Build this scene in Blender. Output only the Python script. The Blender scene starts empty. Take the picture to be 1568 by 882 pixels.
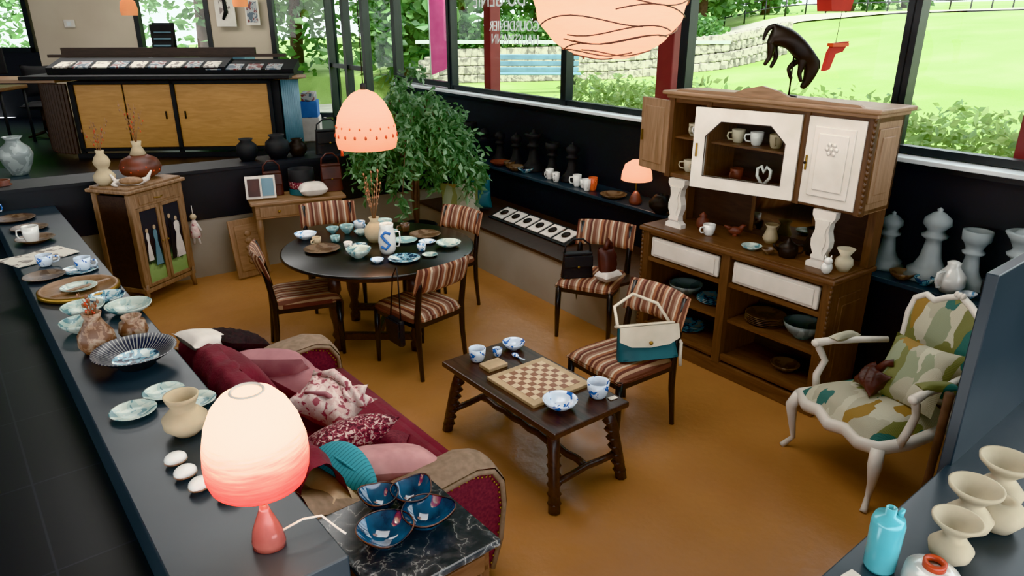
import bpy, bmesh, math, random
from mathutils import Matrix, Vector, Euler
random.seed(7)
R=math.radians
# ------------------------------------------------------------------ materials
def C(h,a=1):
    h=h.lstrip('#'); o=[]
    for i in (0,2,4):
        c=int(h[i:i+2],16)/255
        o.append(c/12.92 if c<=.04045 else ((c+.055)/1.055)**2.4)
    return (o[0],o[1],o[2],a)
def base(name):
    m=bpy.data.materials.new(name); m.use_nodes=True
    nt=m.node_tree; return m,nt,nt.nodes['Principled BSDF']
def coords(nt,scale=(1,1,1),rot=(0,0,0),loc=(0,0,0)):
    t=nt.nodes.new('ShaderNodeTexCoord'); mp=nt.nodes.new('ShaderNodeMapping')
    mp.inputs['Scale'].default_value=scale; mp.inputs['Rotation'].default_value=rot; mp.inputs['Location'].default_value=loc
    nt.links.new(t.outputs['Object'],mp.inputs[0]); return mp.outputs[0]
def ramp(nt,src,stops,const=False):
    r=nt.nodes.new('ShaderNodeValToRGB'); e=r.color_ramp.elements
    if const: r.color_ramp.interpolation='CONSTANT'
    while len(e)<len(stops): e.new(.5)
    for i,(p,c) in enumerate(stops):
        e[i].position=p; e[i].color=C(c) if isinstance(c,str) else c
    nt.links.new(src,r.inputs[0]); return r.outputs[0]
def noise(nt,vec,scale=5,detail=4,dist=0):
    n=nt.nodes.new('ShaderNodeTexNoise'); n.inputs['Scale'].default_value=scale; n.inputs['Detail'].default_value=detail
    n.inputs['Distortion'].default_value=dist; nt.links.new(vec,n.inputs['Vector']); return n.outputs[0]
def bump(nt,b,src,strength=.2,dist=.01):
    n=nt.nodes.new('ShaderNodeBump'); n.inputs['Strength'].default_value=strength; n.inputs['Distance'].default_value=dist
    nt.links.new(src,n.inputs['Height']); nt.links.new(n.outputs[0],b.inputs['Normal'])
def plain(name,c1,c2=None,rough=.5,scale=6,metal=0,bmp=0,coat=0,sheen=0,sc3=(1,1,1)):
    m,nt,b=base(name); v=coords(nt,sc3)
    n=noise(nt,v,scale,4)
    if c2 is None: c2=c1
    nt.links.new(ramp(nt,n,[(.35,c1),(.65,c2)]),b.inputs['Base Color'])
    b.inputs['Roughness'].default_value=rough; b.inputs['Metallic'].default_value=metal
    if coat: b.inputs['Coat Weight'].default_value=coat; b.inputs['Coat Roughness'].default_value=.08
    if sheen: b.inputs['Sheen Weight'].default_value=sheen
    if bmp: bump(nt,b,noise(nt,v,scale*8,3),bmp)
    return m
def wood(name,c1,c2,rough=.4,sc=(14,1.2,14),scale=2.2):
    m,nt,b=base(name); v=coords(nt,sc)
    n=noise(nt,v,scale,5,1.2)
    nt.links.new(ramp(nt,n,[(.3,c1),(.7,c2)]),b.inputs['Base Color'])
    b.inputs['Roughness'].default_value=rough; bump(nt,b,n,.15,.004); return m
def glaze(name,c1,c2,scale=14,thr=.5,rough=.12,c3=None):
    m,nt,b=base(name); v=coords(nt)
    n=noise(nt,v,scale,2,.8)
    st=[(0,c1),(thr,c2)] if c3 is None else [(0,c1),(thr,c2),(thr+.12,c3)]
    nt.links.new(ramp(nt,n,st,True),b.inputs['Base Color']); b.inputs['Roughness'].default_value=rough; return m
def stripes(name,stops,freq,axis=0,rough=.85):
    m,nt,b=base(name); v=coords(nt)
    s=nt.nodes.new('ShaderNodeSeparateXYZ'); nt.links.new(v,s.inputs[0])
    mu=nt.nodes.new('ShaderNodeMath'); mu.operation='MULTIPLY_ADD'; mu.inputs[1].default_value=freq; mu.inputs[2].default_value=20.0
    nt.links.new(s.outputs[axis],mu.inputs[0])
    fr=nt.nodes.new('ShaderNodeMath'); fr.operation='FRACT'; nt.links.new(mu.outputs[0],fr.inputs[0])
    nt.links.new(ramp(nt,fr.outputs[0],stops,True),b.inputs['Base Color']); b.inputs['Roughness'].default_value=rough; return m
def lampmat(name,stops,axis_lo,axis_hi,em,transl=.5,detail=None):
    m,nt,b=base(name); v=coords(nt)
    s=nt.nodes.new('ShaderNodeSeparateXYZ'); nt.links.new(v,s.inputs[0])
    mr=nt.nodes.new('ShaderNodeMapRange'); mr.inputs[1].default_value=axis_lo; mr.inputs[2].default_value=axis_hi
    nt.links.new(s.outputs[2],mr.inputs[0])
    n=noise(nt,coords(nt,(3,3,30)),4,4)
    ad=nt.nodes.new('ShaderNodeMath'); ad.operation='MULTIPLY_ADD'; ad.inputs[1].default_value=.4
    nt.links.new(n,ad.inputs[0]); nt.links.new(mr.outputs[0],ad.inputs[2])
    sb=nt.nodes.new('ShaderNodeMath'); sb.operation='SUBTRACT'; sb.inputs[1].default_value=.2; nt.links.new(ad.outputs[0],sb.inputs[0])
    c=ramp(nt,sb.outputs[0],stops)
    nt.links.new(c,b.inputs['Base Color']); nt.links.new(c,b.inputs['Emission Color']); b.inputs['Emission Strength'].default_value=em
    b.inputs['Roughness'].default_value=.8
    tr=nt.nodes.new('ShaderNodeBsdfTranslucent'); nt.links.new(c,tr.inputs[0])
    mx=nt.nodes.new('ShaderNodeMixShader'); mx.inputs[0].default_value=transl
    nt.links.new(b.outputs[0],mx.inputs[1]); nt.links.new(tr.outputs[0],mx.inputs[2])
    nt.links.new(mx.outputs[0],nt.nodes['Material Output'].inputs[0]); return m

M={}
M['black']=plain('black_lacquer','#100e0e','#191717',.3)
M['blackm']=plain('black_matte','#131315','#1c1c1e',.7)
M['slate']=plain('slate_paint','#2f363c','#373e44',.33,3)
M['wallblk']=plain('wall_black','#15171a','#1c1d21',.55,2)
M['cream']=plain('wall_cream','#958c80','#a1988b',.8,1.5)
M['wallcream']=plain('wall_reception','#b9aa96','#c4b6a2',.85,1)
M['ceil']=plain('ceiling_paint','#8a8a88','#929290',.9,1)
M['white']=plain('white_paint','#c8c1b6','#d4cdc4',.45,5)
M['whitegl']=plain('white_glaze','#cfcdc8','#dcdad4',.15,5,coat=.4)
M['greyw']=plain('chess_greywhite','#8f989a','#a2a9aa',.5,4)
M['sill']=plain('sill_metal','#c4c8c8','#d2d5d4',.4,4)
M['mull']=plain('mullion','#1b1d1f','#232527',.4,4)
M['redpost']=plain('red_post','#6a2022','#7a2a2a',.6,4)
M['oak']=wood('oak_brown','#3f2a1c','#5d412e',.42,(14,14,1.5))
M['oakh']=wood('oak_brown_h','#452c1e','#624632',.4,(1.5,14,14))
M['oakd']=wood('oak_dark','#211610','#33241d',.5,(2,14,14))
M['oakl']=wood('oak_light','#7b5e46','#98785e',.5,(14,14,1.5))
M['oaklh']=wood('oak_light_h','#7b5e46','#98785e',.45,(1.5,14,14))
M['vitr']=wood('vitrine_wood','#6a503c','#95775e',.55,(14,14,1.5))
M['dk']=wood('dark_table_wood','#231712','#412d25',.36,(14,1.3,14))
M['orangew']=wood('desk_door_wood','#9c6c34','#b07f44',.45,(1.5,10,10))
M['maroon']=plain('maroon_velvet','#56121d','#6a1c29',.9,8,sheen=.06,bmp=.3)
M['maroonp']=plain('maroon_weave','#54202a','#74343c',.9,60,bmp=.4)
M['tan']=plain('tan_trim','#786452','#8a7462',.85,30)
M['brass']=plain('brass','#8a6a35','#9c7a40',.35,metal=.9)
M['rose']=plain('rose_velvet','#97666a','#a87678',.9,10)
M['pink']=plain('pink_cloth','#ac7c7c','#bc8e8c',.85,12)
M['teal']=stripes('teal_rib',[(0,'#3f8c98'),(.75,'#2a6c77')],60,0)
M['beigec']=plain('beige_cloth','#a98f72','#b8a186',.9,20)
M['whitec']=plain('white_cloth','#c2bab2','#cfc8c0',.9,10)
M['knit']=plain('knit_black','#161213','#2a1c1e',.95,60,bmp=.5)
M['floral']=glaze('floral_cloth','#94525a','#c9aea8',24,.40,.9,'#d2c2ba')
M['patt']=glaze('pattern_cloth','#431a22','#7c3440',60,.44,.9,'#bda69e')
M['stripe']=stripes('stripe_fabric',[(0,'#5c3a30'),(.10,'#9a7058'),(.18,'#b3a18c'),(.25,'#7c5446'),(.34,'#4e2f2a'),(.42,'#a38c76'),(.48,'#6d4a3e'),(.6,'#8a6a5a'),(.68,'#b8a690'),(.75,'#8c5c44'),(.84,'#523029'),(.93,'#a08068')],4.6)
M['beige']=plain('beige_clay','#ad9b80','#bcac90',.7,6)
M['creamclay']=plain('cream_clay','#b0a58e','#bfb49e',.75,8)
M['shell']=plain('white_stoneware','#cfcfca','#e0e0dc',.5,8)
M['brown']=glaze('brown_speckle','#6a4a38','#8c6d58',30,.45,.4,'#9c8672')
M['raku']=plain('raku','#4a2c24','#6e3c30',.45,8)
M['rosegl']=plain('rose_glaze','#9c4a44','#b4685e',.15,6,coat=.6)
M['greyvase']=glaze('grey_vase','#7d8584','#98a09e',8,.5,.3)
M['navy']=plain('navy_glaze','#0c2640','#205478',.06,14,coat=1)
M['navyrim']=plain('rim_dark','#0c1018','#5a3a2c',.2,12)
M['teald']=glaze('teal_bowl','#7fa3a6','#a9bcb8',12,.5,.2)
M['bw']=glaze('blue_white','#2c5fa6','#c6d0da',22,.42,.12)
M['bwl']=glaze('blue_white_light','#6f9ec4','#cad2d8',18,.43,.12)
M['bdark']=glaze('blue_dark_dish','#26364a','#6f98a8',20,.45,.2,'#c0cac8')
M['plateb']=glaze('plate_patina','#5d8084','#a0b0aa',16,.42,.25,'#b6beb5')
M['platebr']=glaze('plate_brown','#4a382c','#6d5a4a',12,.5,.35)
M['turq']=plain('turquoise_glaze','#58abb8','#6cb8c3',.2,4,coat=.5)
M['redgl']=plain('red_orange','#a83a22','#c2512f',.3)
M['redpap']=plain('red_paper','#8e231c','#a32c22',.7)
M['metal']=plain('metal_black','#15110f','#231b17',.45,metal=.5)
M['mirror']=plain('mirror_glass','#8a8a88','#969694',.06,metal=1)
M['leather']=plain('brown_leather','#2e1916','#4a2822',.5)
M['wleather']=plain('white_leather','#c2b8a6','#d2c9b9',.5)
M['tleather']=plain('teal_leather','#1f464e','#28565e',.5)
M['stone']=glaze('stone_wall','#7a766e','#9c978d',9,.45,.9,'#b0aa9f')
M['path']=plain('path_gravel','#bdb8ac','#cdc8bd',.95,3)
M['bark']=plain('bark','#3d2e24','#57443a',.9,10)
M['soil']=plain('soil','#2c2119','#3a2c22',.95,20)
M['blue']=plain('blue_card','#2d5fa0','#3a70b5',.5)
M['bluegrey']=plain('bluegrey','#5d7a86','#6a8894',.5)
M['orange']=plain('orange_cup','#c2532c','#cf6337',.4)
M['pinkflag']=plain('pink_flag','#c04a80','#cc5a8c',.7)
M['paperw']=glaze('printed_paper','#8a8078','#cfc9be',14,.42,.6)
M['mags']=glaze('magazines','#7a4a48','#a8a8a6',9,.42,.5,'#5a6670')
M['twig']=plain('twig','#7b5a44','#96705a',.9)
M['letter']=plain('letter_white','#d8dcdc','#e4e8e8',.6)
def mk():
    m,nt,b=base('floor_ochre'); v=coords(nt)
    n=noise(nt,v,1.3,5); nt.links.new(ramp(nt,n,[(.3,'#946540'),(.7,'#a4744a')]),b.inputs['Base Color'])
    r=ramp(nt,noise(nt,v,5,5),[(.3,(.30,.30,.30,1)),(.7,(.45,.45,.45,1))]); nt.links.new(r,b.inputs['Roughness'])
    bump(nt,b,noise(nt,v,16,6),.28,.012); return m
M['floor']=mk()
def mk():
    m,nt,b=base('tile_black'); v=coords(nt)
    br=nt.nodes.new('ShaderNodeTexBrick'); br.inputs['Scale'].default_value=1; br.inputs['Brick Width'].default_value=.6; br.inputs['Row Height'].default_value=.6
    br.inputs['Mortar Size'].default_value=.004; br.offset=0
    br.inputs['Color1'].default_value=C('#16171a'); br.inputs['Color2'].default_value=C('#1a1b1f'); br.inputs['Mortar'].default_value=C('#2a2c31')
    nt.links.new(v,br.inputs[0]); nt.links.new(br.outputs[0],b.inputs['Base Color']); b.inputs['Roughness'].default_value=.38; return m
M['tile']=mk()
def mk():
    m,nt,b=base('marble_dark'); v=coords(nt)
    n=noise(nt,v,10,9,.5); n2=noise(nt,v,26,6,.3)
    c1=ramp(nt,n,[(0,'#303336'),(.42,'#46494c'),(.485,'#5c5e60'),(.497,'#b8b6b1'),(.506,'#5a5c5e'),(.6,'#3c3f42')])
    c2=ramp(nt,n2,[(.3,'#6a6a6a'),(.62,'#9a9a9a'),(.70,'#ffffff')])
    mx=nt.nodes.new('ShaderNodeMixRGB'); mx.blend_type='MULTIPLY'; mx.inputs[0].default_value=.6
    nt.links.new(c1,mx.inputs[1]); nt.links.new(c2,mx.inputs[2]); nt.links.new(mx.outputs[0],b.inputs['Base Color'])
    b.inputs['Roughness'].default_value=.12; return m
M['marble']=mk()
def mk():
    m,nt,b=base('leaf_upholstery')
    v=coords(nt,(13,5,5),(.5,.4,.7))
    nn=nt.nodes.new('ShaderNodeTexNoise'); nn.inputs['Scale'].default_value=1.2; nt.links.new(v,nn.inputs['Vector'])
    ml=nt.nodes.new('ShaderNodeVectorMath'); ml.operation='MULTIPLY_ADD'; ml.inputs[1].default_value=(.9,.9,.9)
    nt.links.new(nn.outputs['Color'],ml.inputs[0]); nt.links.new(v,ml.inputs[2])
    vo=nt.nodes.new('ShaderNodeTexVoronoi'); vo.inputs['Scale'].default_value=1.0; nt.links.new(ml.outputs[0],vo.inputs['Vector'])
    s=nt.nodes.new('ShaderNodeSeparateXYZ'); nt.links.new(vo.outputs['Color'],s.inputs[0])
    c1=ramp(nt,s.outputs[0],[(0,'#ada792'),(.18,'#74744c'),(.34,'#bdb7a2'),(.46,'#92713c'),(.58,'#8f957a'),(.68,'#3f6660'),(.80,'#bfb9a4')],True)
    w=nt.nodes.new('ShaderNodeTexWave'); w.inputs['Scale'].default_value=9; w.inputs['Distortion'].default_value=2; nt.links.new(v,w.inputs['Vector'])
    mx=nt.nodes.new('ShaderNodeMixRGB'); mx.blend_type='MULTIPLY'; mx.inputs[0].default_value=.3
    nt.links.new(c1,mx.inputs[1]); nt.links.new(w.outputs[0],mx.inputs[2])
    nt.links.new(mx.outputs[0],b.inputs['Base Color']); b.inputs['Roughness'].default_value=.85; return m
M['leaff']=mk()
def mk():
    m,nt,b=base('chess_squares'); v=coords(nt,loc=(.0,.0,.013))
    ch=nt.nodes.new('ShaderNodeTexChecker'); ch.inputs['Scale'].default_value=24
    ch.inputs['Color1'].default_value=C('#80543e'); ch.inputs['Color2'].default_value=C('#bfaa8e')
    nt.links.new(v,ch.inputs[0]); nt.links.new(ch.outputs[0],b.inputs['Base Color']); b.inputs['Roughness'].default_value=.4; return m
M['chess']=mk()
M['board']=plain('board_frame','#a08868','#b29a7c',.5,10)
def mk():
    m,nt,b=base('radial_dish'); v=coords(nt)
    g=nt.nodes.new('ShaderNodeTexGradient'); g.gradient_type='RADIAL'; nt.links.new(v,g.inputs[0])
    mu=nt.nodes.new('ShaderNodeMath'); mu.operation='MULTIPLY'; mu.inputs[1].default_value=60; nt.links.new(g.outputs['Fac'],mu.inputs[0])
    fr=nt.nodes.new('ShaderNodeMath'); fr.operation='FRACT'; nt.links.new(mu.outputs[0],fr.inputs[0])
    nt.links.new(ramp(nt,fr.outputs[0],[(0,'#1c2030'),(.7,'#8d8c88')],True),b.inputs['Base Color']); b.inputs['Roughness'].default_value=.3; return m
M['radial']=mk()
def mk():
    m,nt,b=base('painted_panel'); v=coords(nt)
    s=nt.nodes.new('ShaderNodeSeparateXYZ'); nt.links.new(v,s.inputs[0])
    n=noise(nt,v,12,3); ad=nt.nodes.new('ShaderNodeMath'); ad.operation='MULTIPLY_ADD'; ad.inputs[1].default_value=.25; nt.links.new(n,ad.inputs[0]); nt.links.new(s.outputs[2],ad.inputs[2])
    nt.links.new(ramp(nt,ad.outputs[0],[(0,'#5e7a46'),(.44,'#8ba36c'),(.49,'#2c3a34'),(.6,'#1a1c20'),(.85,'#34363a')]),b.inputs['Base Color']); b.inputs['Roughness'].default_value=.3; return m
M['paint']=mk()
def mk():
    m,nt,b=base('lawn'); v=coords(nt)
    nt.links.new(ramp(nt,noise(nt,v,.7,8),[(.3,'#7f9c4e'),(.5,'#98b464'),(.75,'#b6c884')]),b.inputs['Base Color']); b.inputs['Roughness'].default_value=.95
    bump(nt,b,noise(nt,v,30,4),.6,.05); return m
M['lawn']=mk()
def leafm(name,a,bc,c,tr_=.3):
    m,nt,b=base(name)
    oi=nt.nodes.new('ShaderNodeNewGeometry')
    nt.links.new(ramp(nt,oi.outputs['Random Per Island'],[(0,a),(.5,bc),(1,c)]),b.inputs['Base Color']); b.inputs['Roughness'].default_value=.45
    tr=nt.nodes.new('ShaderNodeBsdfTranslucent'); tr.inputs[0].default_value=C(c)
    mx=nt.nodes.new('ShaderNodeMixShader'); mx.inputs[0].default_value=tr_
    nt.links.new(b.outputs[0],mx.inputs[1]); nt.links.new(tr.outputs[0],mx.inputs[2]); nt.links.new(mx.outputs[0],nt.nodes['Material Output'].inputs[0]); return m
M['leaf']=leafm('ficus_leaf','#2a4526','#4a6c46','#8aa682',.2)
M['tree']=leafm('tree_leaf','#2a4628','#48703e','#7ca462')
M['hedge']=leafm('hedge_leaf','#5c7c44','#8bab64','#bccf8c')
def mk():
    m,nt,b=base('window_glass'); nt.nodes.remove(b)
    t=nt.nodes.new('ShaderNodeBsdfTransparent'); g=nt.nodes.new('ShaderNodeBsdfGlossy'); g.inputs['Roughness'].default_value=.02
    t.inputs[0].default_value=(.94,.97,.96,1)
    mx=nt.nodes.new('ShaderNodeMixShader'); mx.inputs[0].default_value=.02
    nt.links.new(t.outputs[0],mx.inputs[1]); nt.links.new(g.outputs[0],mx.inputs[2]); nt.links.new(mx.outputs[0],nt.nodes['Material Output'].inputs[0]); return m
M['glass']=mk()
M['lampA']=lampmat('shade_red_white',[(0,'#c63420'),(.14,'#d84e30'),(.27,'#e88464'),(.38,'#f4c6a8'),(.55,'#fff0dc'),(1,'#fff2e0')],1.15,1.44,.95,.5)
M['lampB']=lampmat('shade_peach',[(0,'#dc9c74'),(.5,'#e8b08a'),(1,'#eec0a0')],1.56,1.94,.65,.45)
M['lampC']=lampmat('shade_paper',[(0,'#f0c8a4'),(.5,'#f4d6ba'),(1,'#f0c8a4')],2.2,2.7,.75,.4)
M['lampD']=lampmat('shade_small',[(0,'#eab494'),(1,'#f6dcc4')],1.0,1.2,.9,.4)

# ------------------------------------------------------------------ builder
def T(x=0,y=0,z=0,rx=0,ry=0,rz=0,s=None):
    m=Matrix.Translation((x,y,z))@Euler((R(rx),R(ry),R(rz))).to_matrix().to_4x4()
    if s is not None:
        if not hasattr(s,'__len__'): s=(s,s,s)
        m=m@Matrix.Diagonal((s[0],s[1],s[2],1))
    return m
class B:
    def __init__(s,name): s.n=name;s.v=[];s.f=[];s.mi=[];s.sm=[];s.mats=[]
    def add(s,vs,fs,mat,smooth=False,X=None):
        m=M[mat] if isinstance(mat,str) else mat
        if m not in s.mats: s.mats.append(m)
        k=s.mats.index(m); o=len(s.v)
        for p in vs:
            p=Vector(p); s.v.append(tuple(X@p if X else p))
        for f in fs: s.f.append(tuple(i+o for i in f)); s.mi.append(k); s.sm.append(smooth)
        return s
    def box(s,mat,c,d,X=None,bev=0.0,rz=0,rx=0,ry=0):
        bm=bmesh.new(); bmesh.ops.create_cube(bm,size=1)
        for v in bm.verts: v.co=Vector((v.co.x*d[0],v.co.y*d[1],v.co.z*d[2]))
        if bev>0: bmesh.ops.bevel(bm,geom=bm.edges[:],offset=min(bev,min(d)*.45),segments=2,affect='EDGES',profile=.5)
        bm.verts.index_update()
        L=T(c[0],c[1],c[2],rx,ry,rz)
        if X: L=X@L
        s.add([v.co.copy() for v in bm.verts],[[v.index for v in f.verts] for f in bm.faces],mat,False,L); bm.free(); return s
    def lathe(s,mat,prof,c=(0,0,0),n=28,X=None,sx=1,sy=1,smooth=True,wob=0):
        vs=[];fs=[];m=len(prof)
        for i in range(n):
            a=2*math.pi*i/n
            for r,z in prof:
                q=r*(1+wob*math.sin(3*a+z*20))
                vs.append((c[0]+q*math.cos(a)*sx,c[1]+q*math.sin(a)*sy,c[2]+z))
        for i in range(n):
            j=(i+1)%n
            for k in range(m-1): fs.append((i*m+k,j*m+k,j*m+k+1,i*m+k+1))
        return s.add(vs,fs,mat,smooth,X)
    def tube(s,mat,pts,r,n=8,X=None,closed=False,smooth=True,flat=1.0):
        P=[Vector(p) for p in pts]; N=len(P)
        if not hasattr(r,'__len__'): r=[r]*N
        vs=[];fs=[];up=None
        for i in range(N):
            if closed: t=(P[(i+1)%N]-P[i-1])
            else: t=(P[min(i+1,N-1)]-P[max(i-1,0)])
            t.normalize()
            if up is None:
                up=Vector((0,0,1)) if abs(t.z)<.9 else Vector((1,0,0))
            a=t.cross(up)
            if a.length<1e-5: a=t.orthogonal()
            a.normalize(); b=a.cross(t).normalized(); up=b
            for k in range(n):
                th=2*math.pi*(k+.5)/n
                vs.append(P[i]+a*math.cos(th)*r[i]+b*math.sin(th)*r[i]*flat)
        for i in range(N if closed else N-1):
            j=(i+1)%N
            for k in range(n):
                l=(k+1)%n; fs.append((i*n+k,i*n+l,j*n+l,j*n+k))
        if not closed:
            fs.append(tuple(range(n-1,-1,-1))); fs.append(tuple((N-1)*n+k for k in range(n)))
        return s.add(vs,fs,mat,smooth,X)
    def prism(s,mat,poly,h,X=None,smooth=False):
        n=len(poly); vs=[(x,y,0) for x,y in poly]+[(x,y,h) for x,y in poly]
        fs=[tuple(range(n-1,-1,-1)),tuple(range(n,2*n))]+[(i,(i+1)%n,n+(i+1)%n,n+i) for i in range(n)]
        return s.add(vs,fs,mat,smooth,X)
    def surf(s,mat,fn,nu,nv,X=None,cu=False,smooth=True):
        vs=[fn(i/(nu if cu else nu-1),j/(nv-1)) for i in range(nu) for j in range(nv)]
        fs=[]
        for i in range(nu if cu else nu-1):
            for j in range(nv-1):
                k=(i+1)%nu; fs.append((i*nv+j,k*nv+j,k*nv+j+1,i*nv+j+1))
        return s.add(vs,fs,mat,smooth,X)
    def ball(s,mat,c,r,X=None,n=16):
        if not hasattr(r,'__len__'): r=(r,r,r)
        return s.surf(mat,lambda u,v:(c[0]+r[0]*math.cos(u*2*math.pi)*math.sin(v*math.pi),c[1]+r[1]*math.sin(u*2*math.pi)*math.sin(v*math.pi),c[2]-r[2]*math.cos(v*math.pi)),n,n//2+1,X,cu=True)
    def pillow(s,mat,w,h,t,X=None,n=14,pinch=.1,e=3.0,wr=.0):
        for sg in (1,-1):
            def fn(u,v,sg=sg):
                a=2*u-1;b=2*v-1
                th=(max(0,1-abs(a)**e)**.55)*(max(0,1-abs(b)**e)**.55)
                x=a*w/2*(1-pinch*(1-b*b)*abs(a)); y=b*h/2*(1-pinch*(1-a*a)*abs(b))
                return (x,y,sg*t/2*th*(1+wr*math.sin(9*a+5*b)))
            s.surf(mat,fn,n,n,X)
        return s
    def leaves(s,mat,cl,n,size,seed=1,droop=0,asp=.5,shell=.5):
        rd=random.Random(seed); tot=sum(c[3]**2 for c in cl); vs=[];fs=[]
        for c in cl:
            k=int(n*c[3]**2/tot)
            for _ in range(k):
                d=Vector((rd.gauss(0,1),rd.gauss(0,1),rd.gauss(0,1))).normalized()*(shell+(1-shell)*rd.random())
                rz=c[4] if len(c)>4 else c[3]
                p=Vector((c[0]+d.x*c[3],c[1]+d.y*c[3],c[2]+d.z*rz))
                L=size*(.6+.8*rd.random())
                ax=Vector((rd.gauss(0,1),rd.gauss(0,1),rd.gauss(0,.6)-droop)).normalized()
                sd=ax.cross(Vector((rd.gauss(0,1),rd.gauss(0,1),rd.gauss(0,1)))).normalized()
                nn=ax.cross(sd)
                o=len(vs)
                vs+= [p,p+ax*L*.45+sd*L*asp*.5+nn*L*.06,p+ax*L,p+ax*L*.45-sd*L*asp*.5+nn*L*.06]
                fs.append((o,o+1,o+2,o+3))
        return s.add(vs,fs,mat)
    def done(s,loc=(0,0,0),rz=0,rot=None,fix=False,sc=1):
        me=bpy.data.meshes.new(s.n); me.from_pydata([(x*sc,y*sc,z*sc) for x,y,z in s.v] if sc!=1 else s.v,[],s.f)
        for m in s.mats: me.materials.append(m)
        me.polygons.foreach_set('material_index',s.mi); me.polygons.foreach_set('use_smooth',s.sm); me.update()
        if fix:
            bm=bmesh.new(); bm.from_mesh(me); bmesh.ops.recalc_face_normals(bm,faces=bm.faces[:]); bm.to_mesh(me); bm.free()
        o=bpy.data.objects.new(s.n,me); bpy.context.collection.objects.link(o)
        o.location=loc; o.rotation_euler=(0,0,R(rz)) if rot is None else tuple(R(a) for a in rot); return o

# frames: A = sofa/left ledge frame (39 deg), W = window-wall frame (34.5 deg)
def FA(c,s,z=0): a=R(39); return (c*math.cos(a)-s*math.sin(a), c*math.sin(a)+s*math.cos(a), z)
def FW(c,s,z=0): a=R(34.5); return (c*math.cos(a)-s*math.sin(a), c*math.sin(a)+s*math.cos(a), z)

# ------------------------------------------------------------------ room shell
def slab(name,mat,c0,c1,s0,s1,z0,z1,rz,bev=0):
    b=B(name); b.box(mat,((c0+c1)/2,(s0+s1)/2,(z0+z1)/2),(c1-c0,s1-s0,z1-z0),bev=bev); return b.done(rz=rz)
slab('floor','floor',.6,4.6,.2,7.4,-.06,0,34.5)
slab('floor_pit_left','floor',.2,3.0,1.2,8.0,-.061,-.001,39)
slab('floor_upper_left','tile',-9,.30,-3,17,.62,.70,39)
slab('floor_upper_back','tile',-13,4.9,7.66,17,.62,.699,34.5)
slab('floor_entry','tile',-2,4.6,-4,.27,.62,.698,39)
slab('wall_pit_left','slate',.245,.695,1.637,9.6,0,.90,39,.006)
b=B('wall_pit_back')
b.box('cream',(1.75,7.50,.30),(6.2,.38,.60)); b.box('wallblk',(1.75,7.50,.82),(6.2,.42,.46)); b.box('wallblk',(1.75,7.50,1.065),(6.2,.46,.03)); b.done(rz=34.5)
b=B('wall_pit_near'); b.box('slate',(2.95,.475,.45),(3.3,.45,.90),bev=.006); b.done(rz=39)
b=B('wall_display_panel'); b.box('slate',(3.47,.705,.815),(1.74,.04,1.63),bev=.004); b.done(rz=39)
b=B('bench_low'); b.box('cream',(4.09,5.57,.22),(.80,3.44,.44)); b.box('oakd',(4.09,5.57,.45),(.84,3.44,.025)); b.done(rz=34.5)
b=B('wall_window')
b.box('wallblk',(4.90,3.28,.78),(.16,13.76,1.55)); b.box('wallblk',(4.90,5,3.85),(.16,17.2,.5))
b.done(rz=34.5)
b=B('window_shelf'); b.box('wallblk',(4.66,4.2,.41),(.30,8.8,.82)); b.box('slate',(4.625,4.2,.835),(.39,8.8,.03),bev=.004); b.done(rz=34.5)
b=B('trim_sill'); b.box('sill',(4.88,3.35,1.565),(.32,13.5,.03),bev=.005); b.box('mull',(4.80,3.35,1.535),(.06,13.5,.05)); b.done(rz=34.5)
mull=[-2.6,-.7,.9,2.53,4.45,6.1,8.5]
for i in range(len(mull)-1):
    b=B('window_%d'%(i+1)); s0,s1=mull[i],mull[i+1]; z0,z1=1.58,3.6
    for ss in (s0+.02,s1-.02): b.box('mull',(4.90,ss,(z0+z1)/2),(.10,.05,z1-z0))
    for zz in (z0+.03,z1-.03): b.box('mull',(4.90,(s0+s1)/2,zz),(.08,s1-s0,.05))
    b.box('glass',(4.91,(s0+s1)/2,(z0+z1)/2),(.006,s1-s0-.08,z1-z0-.08)); b.done(rz=34.5)
gl=[8.5,10.15,11.3,12.1,12.9]
for i in range(len(gl)-1):
    b=B('window_%d'%(i+7) if i<2 else 'door_%d'%(i-1)); s0,s1=gl[i],gl[i+1]; z1=3.6
    z0 = 1.58 if i<1 else .70
    for ss in (s0+.03,s1-.03): b.box('mull' ,(4.90,ss,(z0+z1)/2),(.12,.06,z1-z0))
    for zz in (z0+.05,z1-.03)+((1.7,) if i>1 else ()): b.box('mull',(4.90,(s0+s1)/2,zz),(.08,s1-s0,.07))
    b.box('glass',(4.91,(s0+s1)/2,(z0+z1)/2),(.006,s1-s0-.1,z1-z0-.1)); b.done(rz=34.5)
YB=14.0
b=B('wall_back')
for x0,x1,z0,z1 in ((-8.9,-7.0,.7,4.0),(-7.0,-5.6,.7,1.4),(-7.0,-5.6,3.3,4.0),(-5.6,-4.5,.7,4.0),(-12,-8.9,.7,1.9),(-12,-3.3,3.4,4.0)):
    b.box('wallcream' if x0>-9 else 'wallblk',((x0+x1)/2,YB+.1,(z0+z1)/2),(x1-x0,.2,z1-z0))
b.done()
def win(name,x0,x1,z0,z1,y):
    b=B(name)
    for x in (x0+.04,x1-.04): b.box('mull',(x,y,(z0+z1)/2),(.09,.14,z1-z0))
    for z in (z0+.04,z1-.04): b.box('mull',((x0+x1)/2,y,z),(x1-x0,.14,.08))
    b.box('glass',((x0+x1)/2,y+.02,(z0+z1)/2),(x1-x0-.1,.006,z1-z0-.1)); b.done()
win('window_10',-7.0,-5.6,1.4,3.3,YB+.05); win('window_11',-12,-8.95,1.9,3.4,YB+.05); win('door_3',-4.5,-3.3,.7,3.4,YB+.05)
b=B('ceiling'); b.box('ceil',(-6.5,6.6,4.15),(23.2,21.5,.1)); b.done(rz=34.5)
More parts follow.
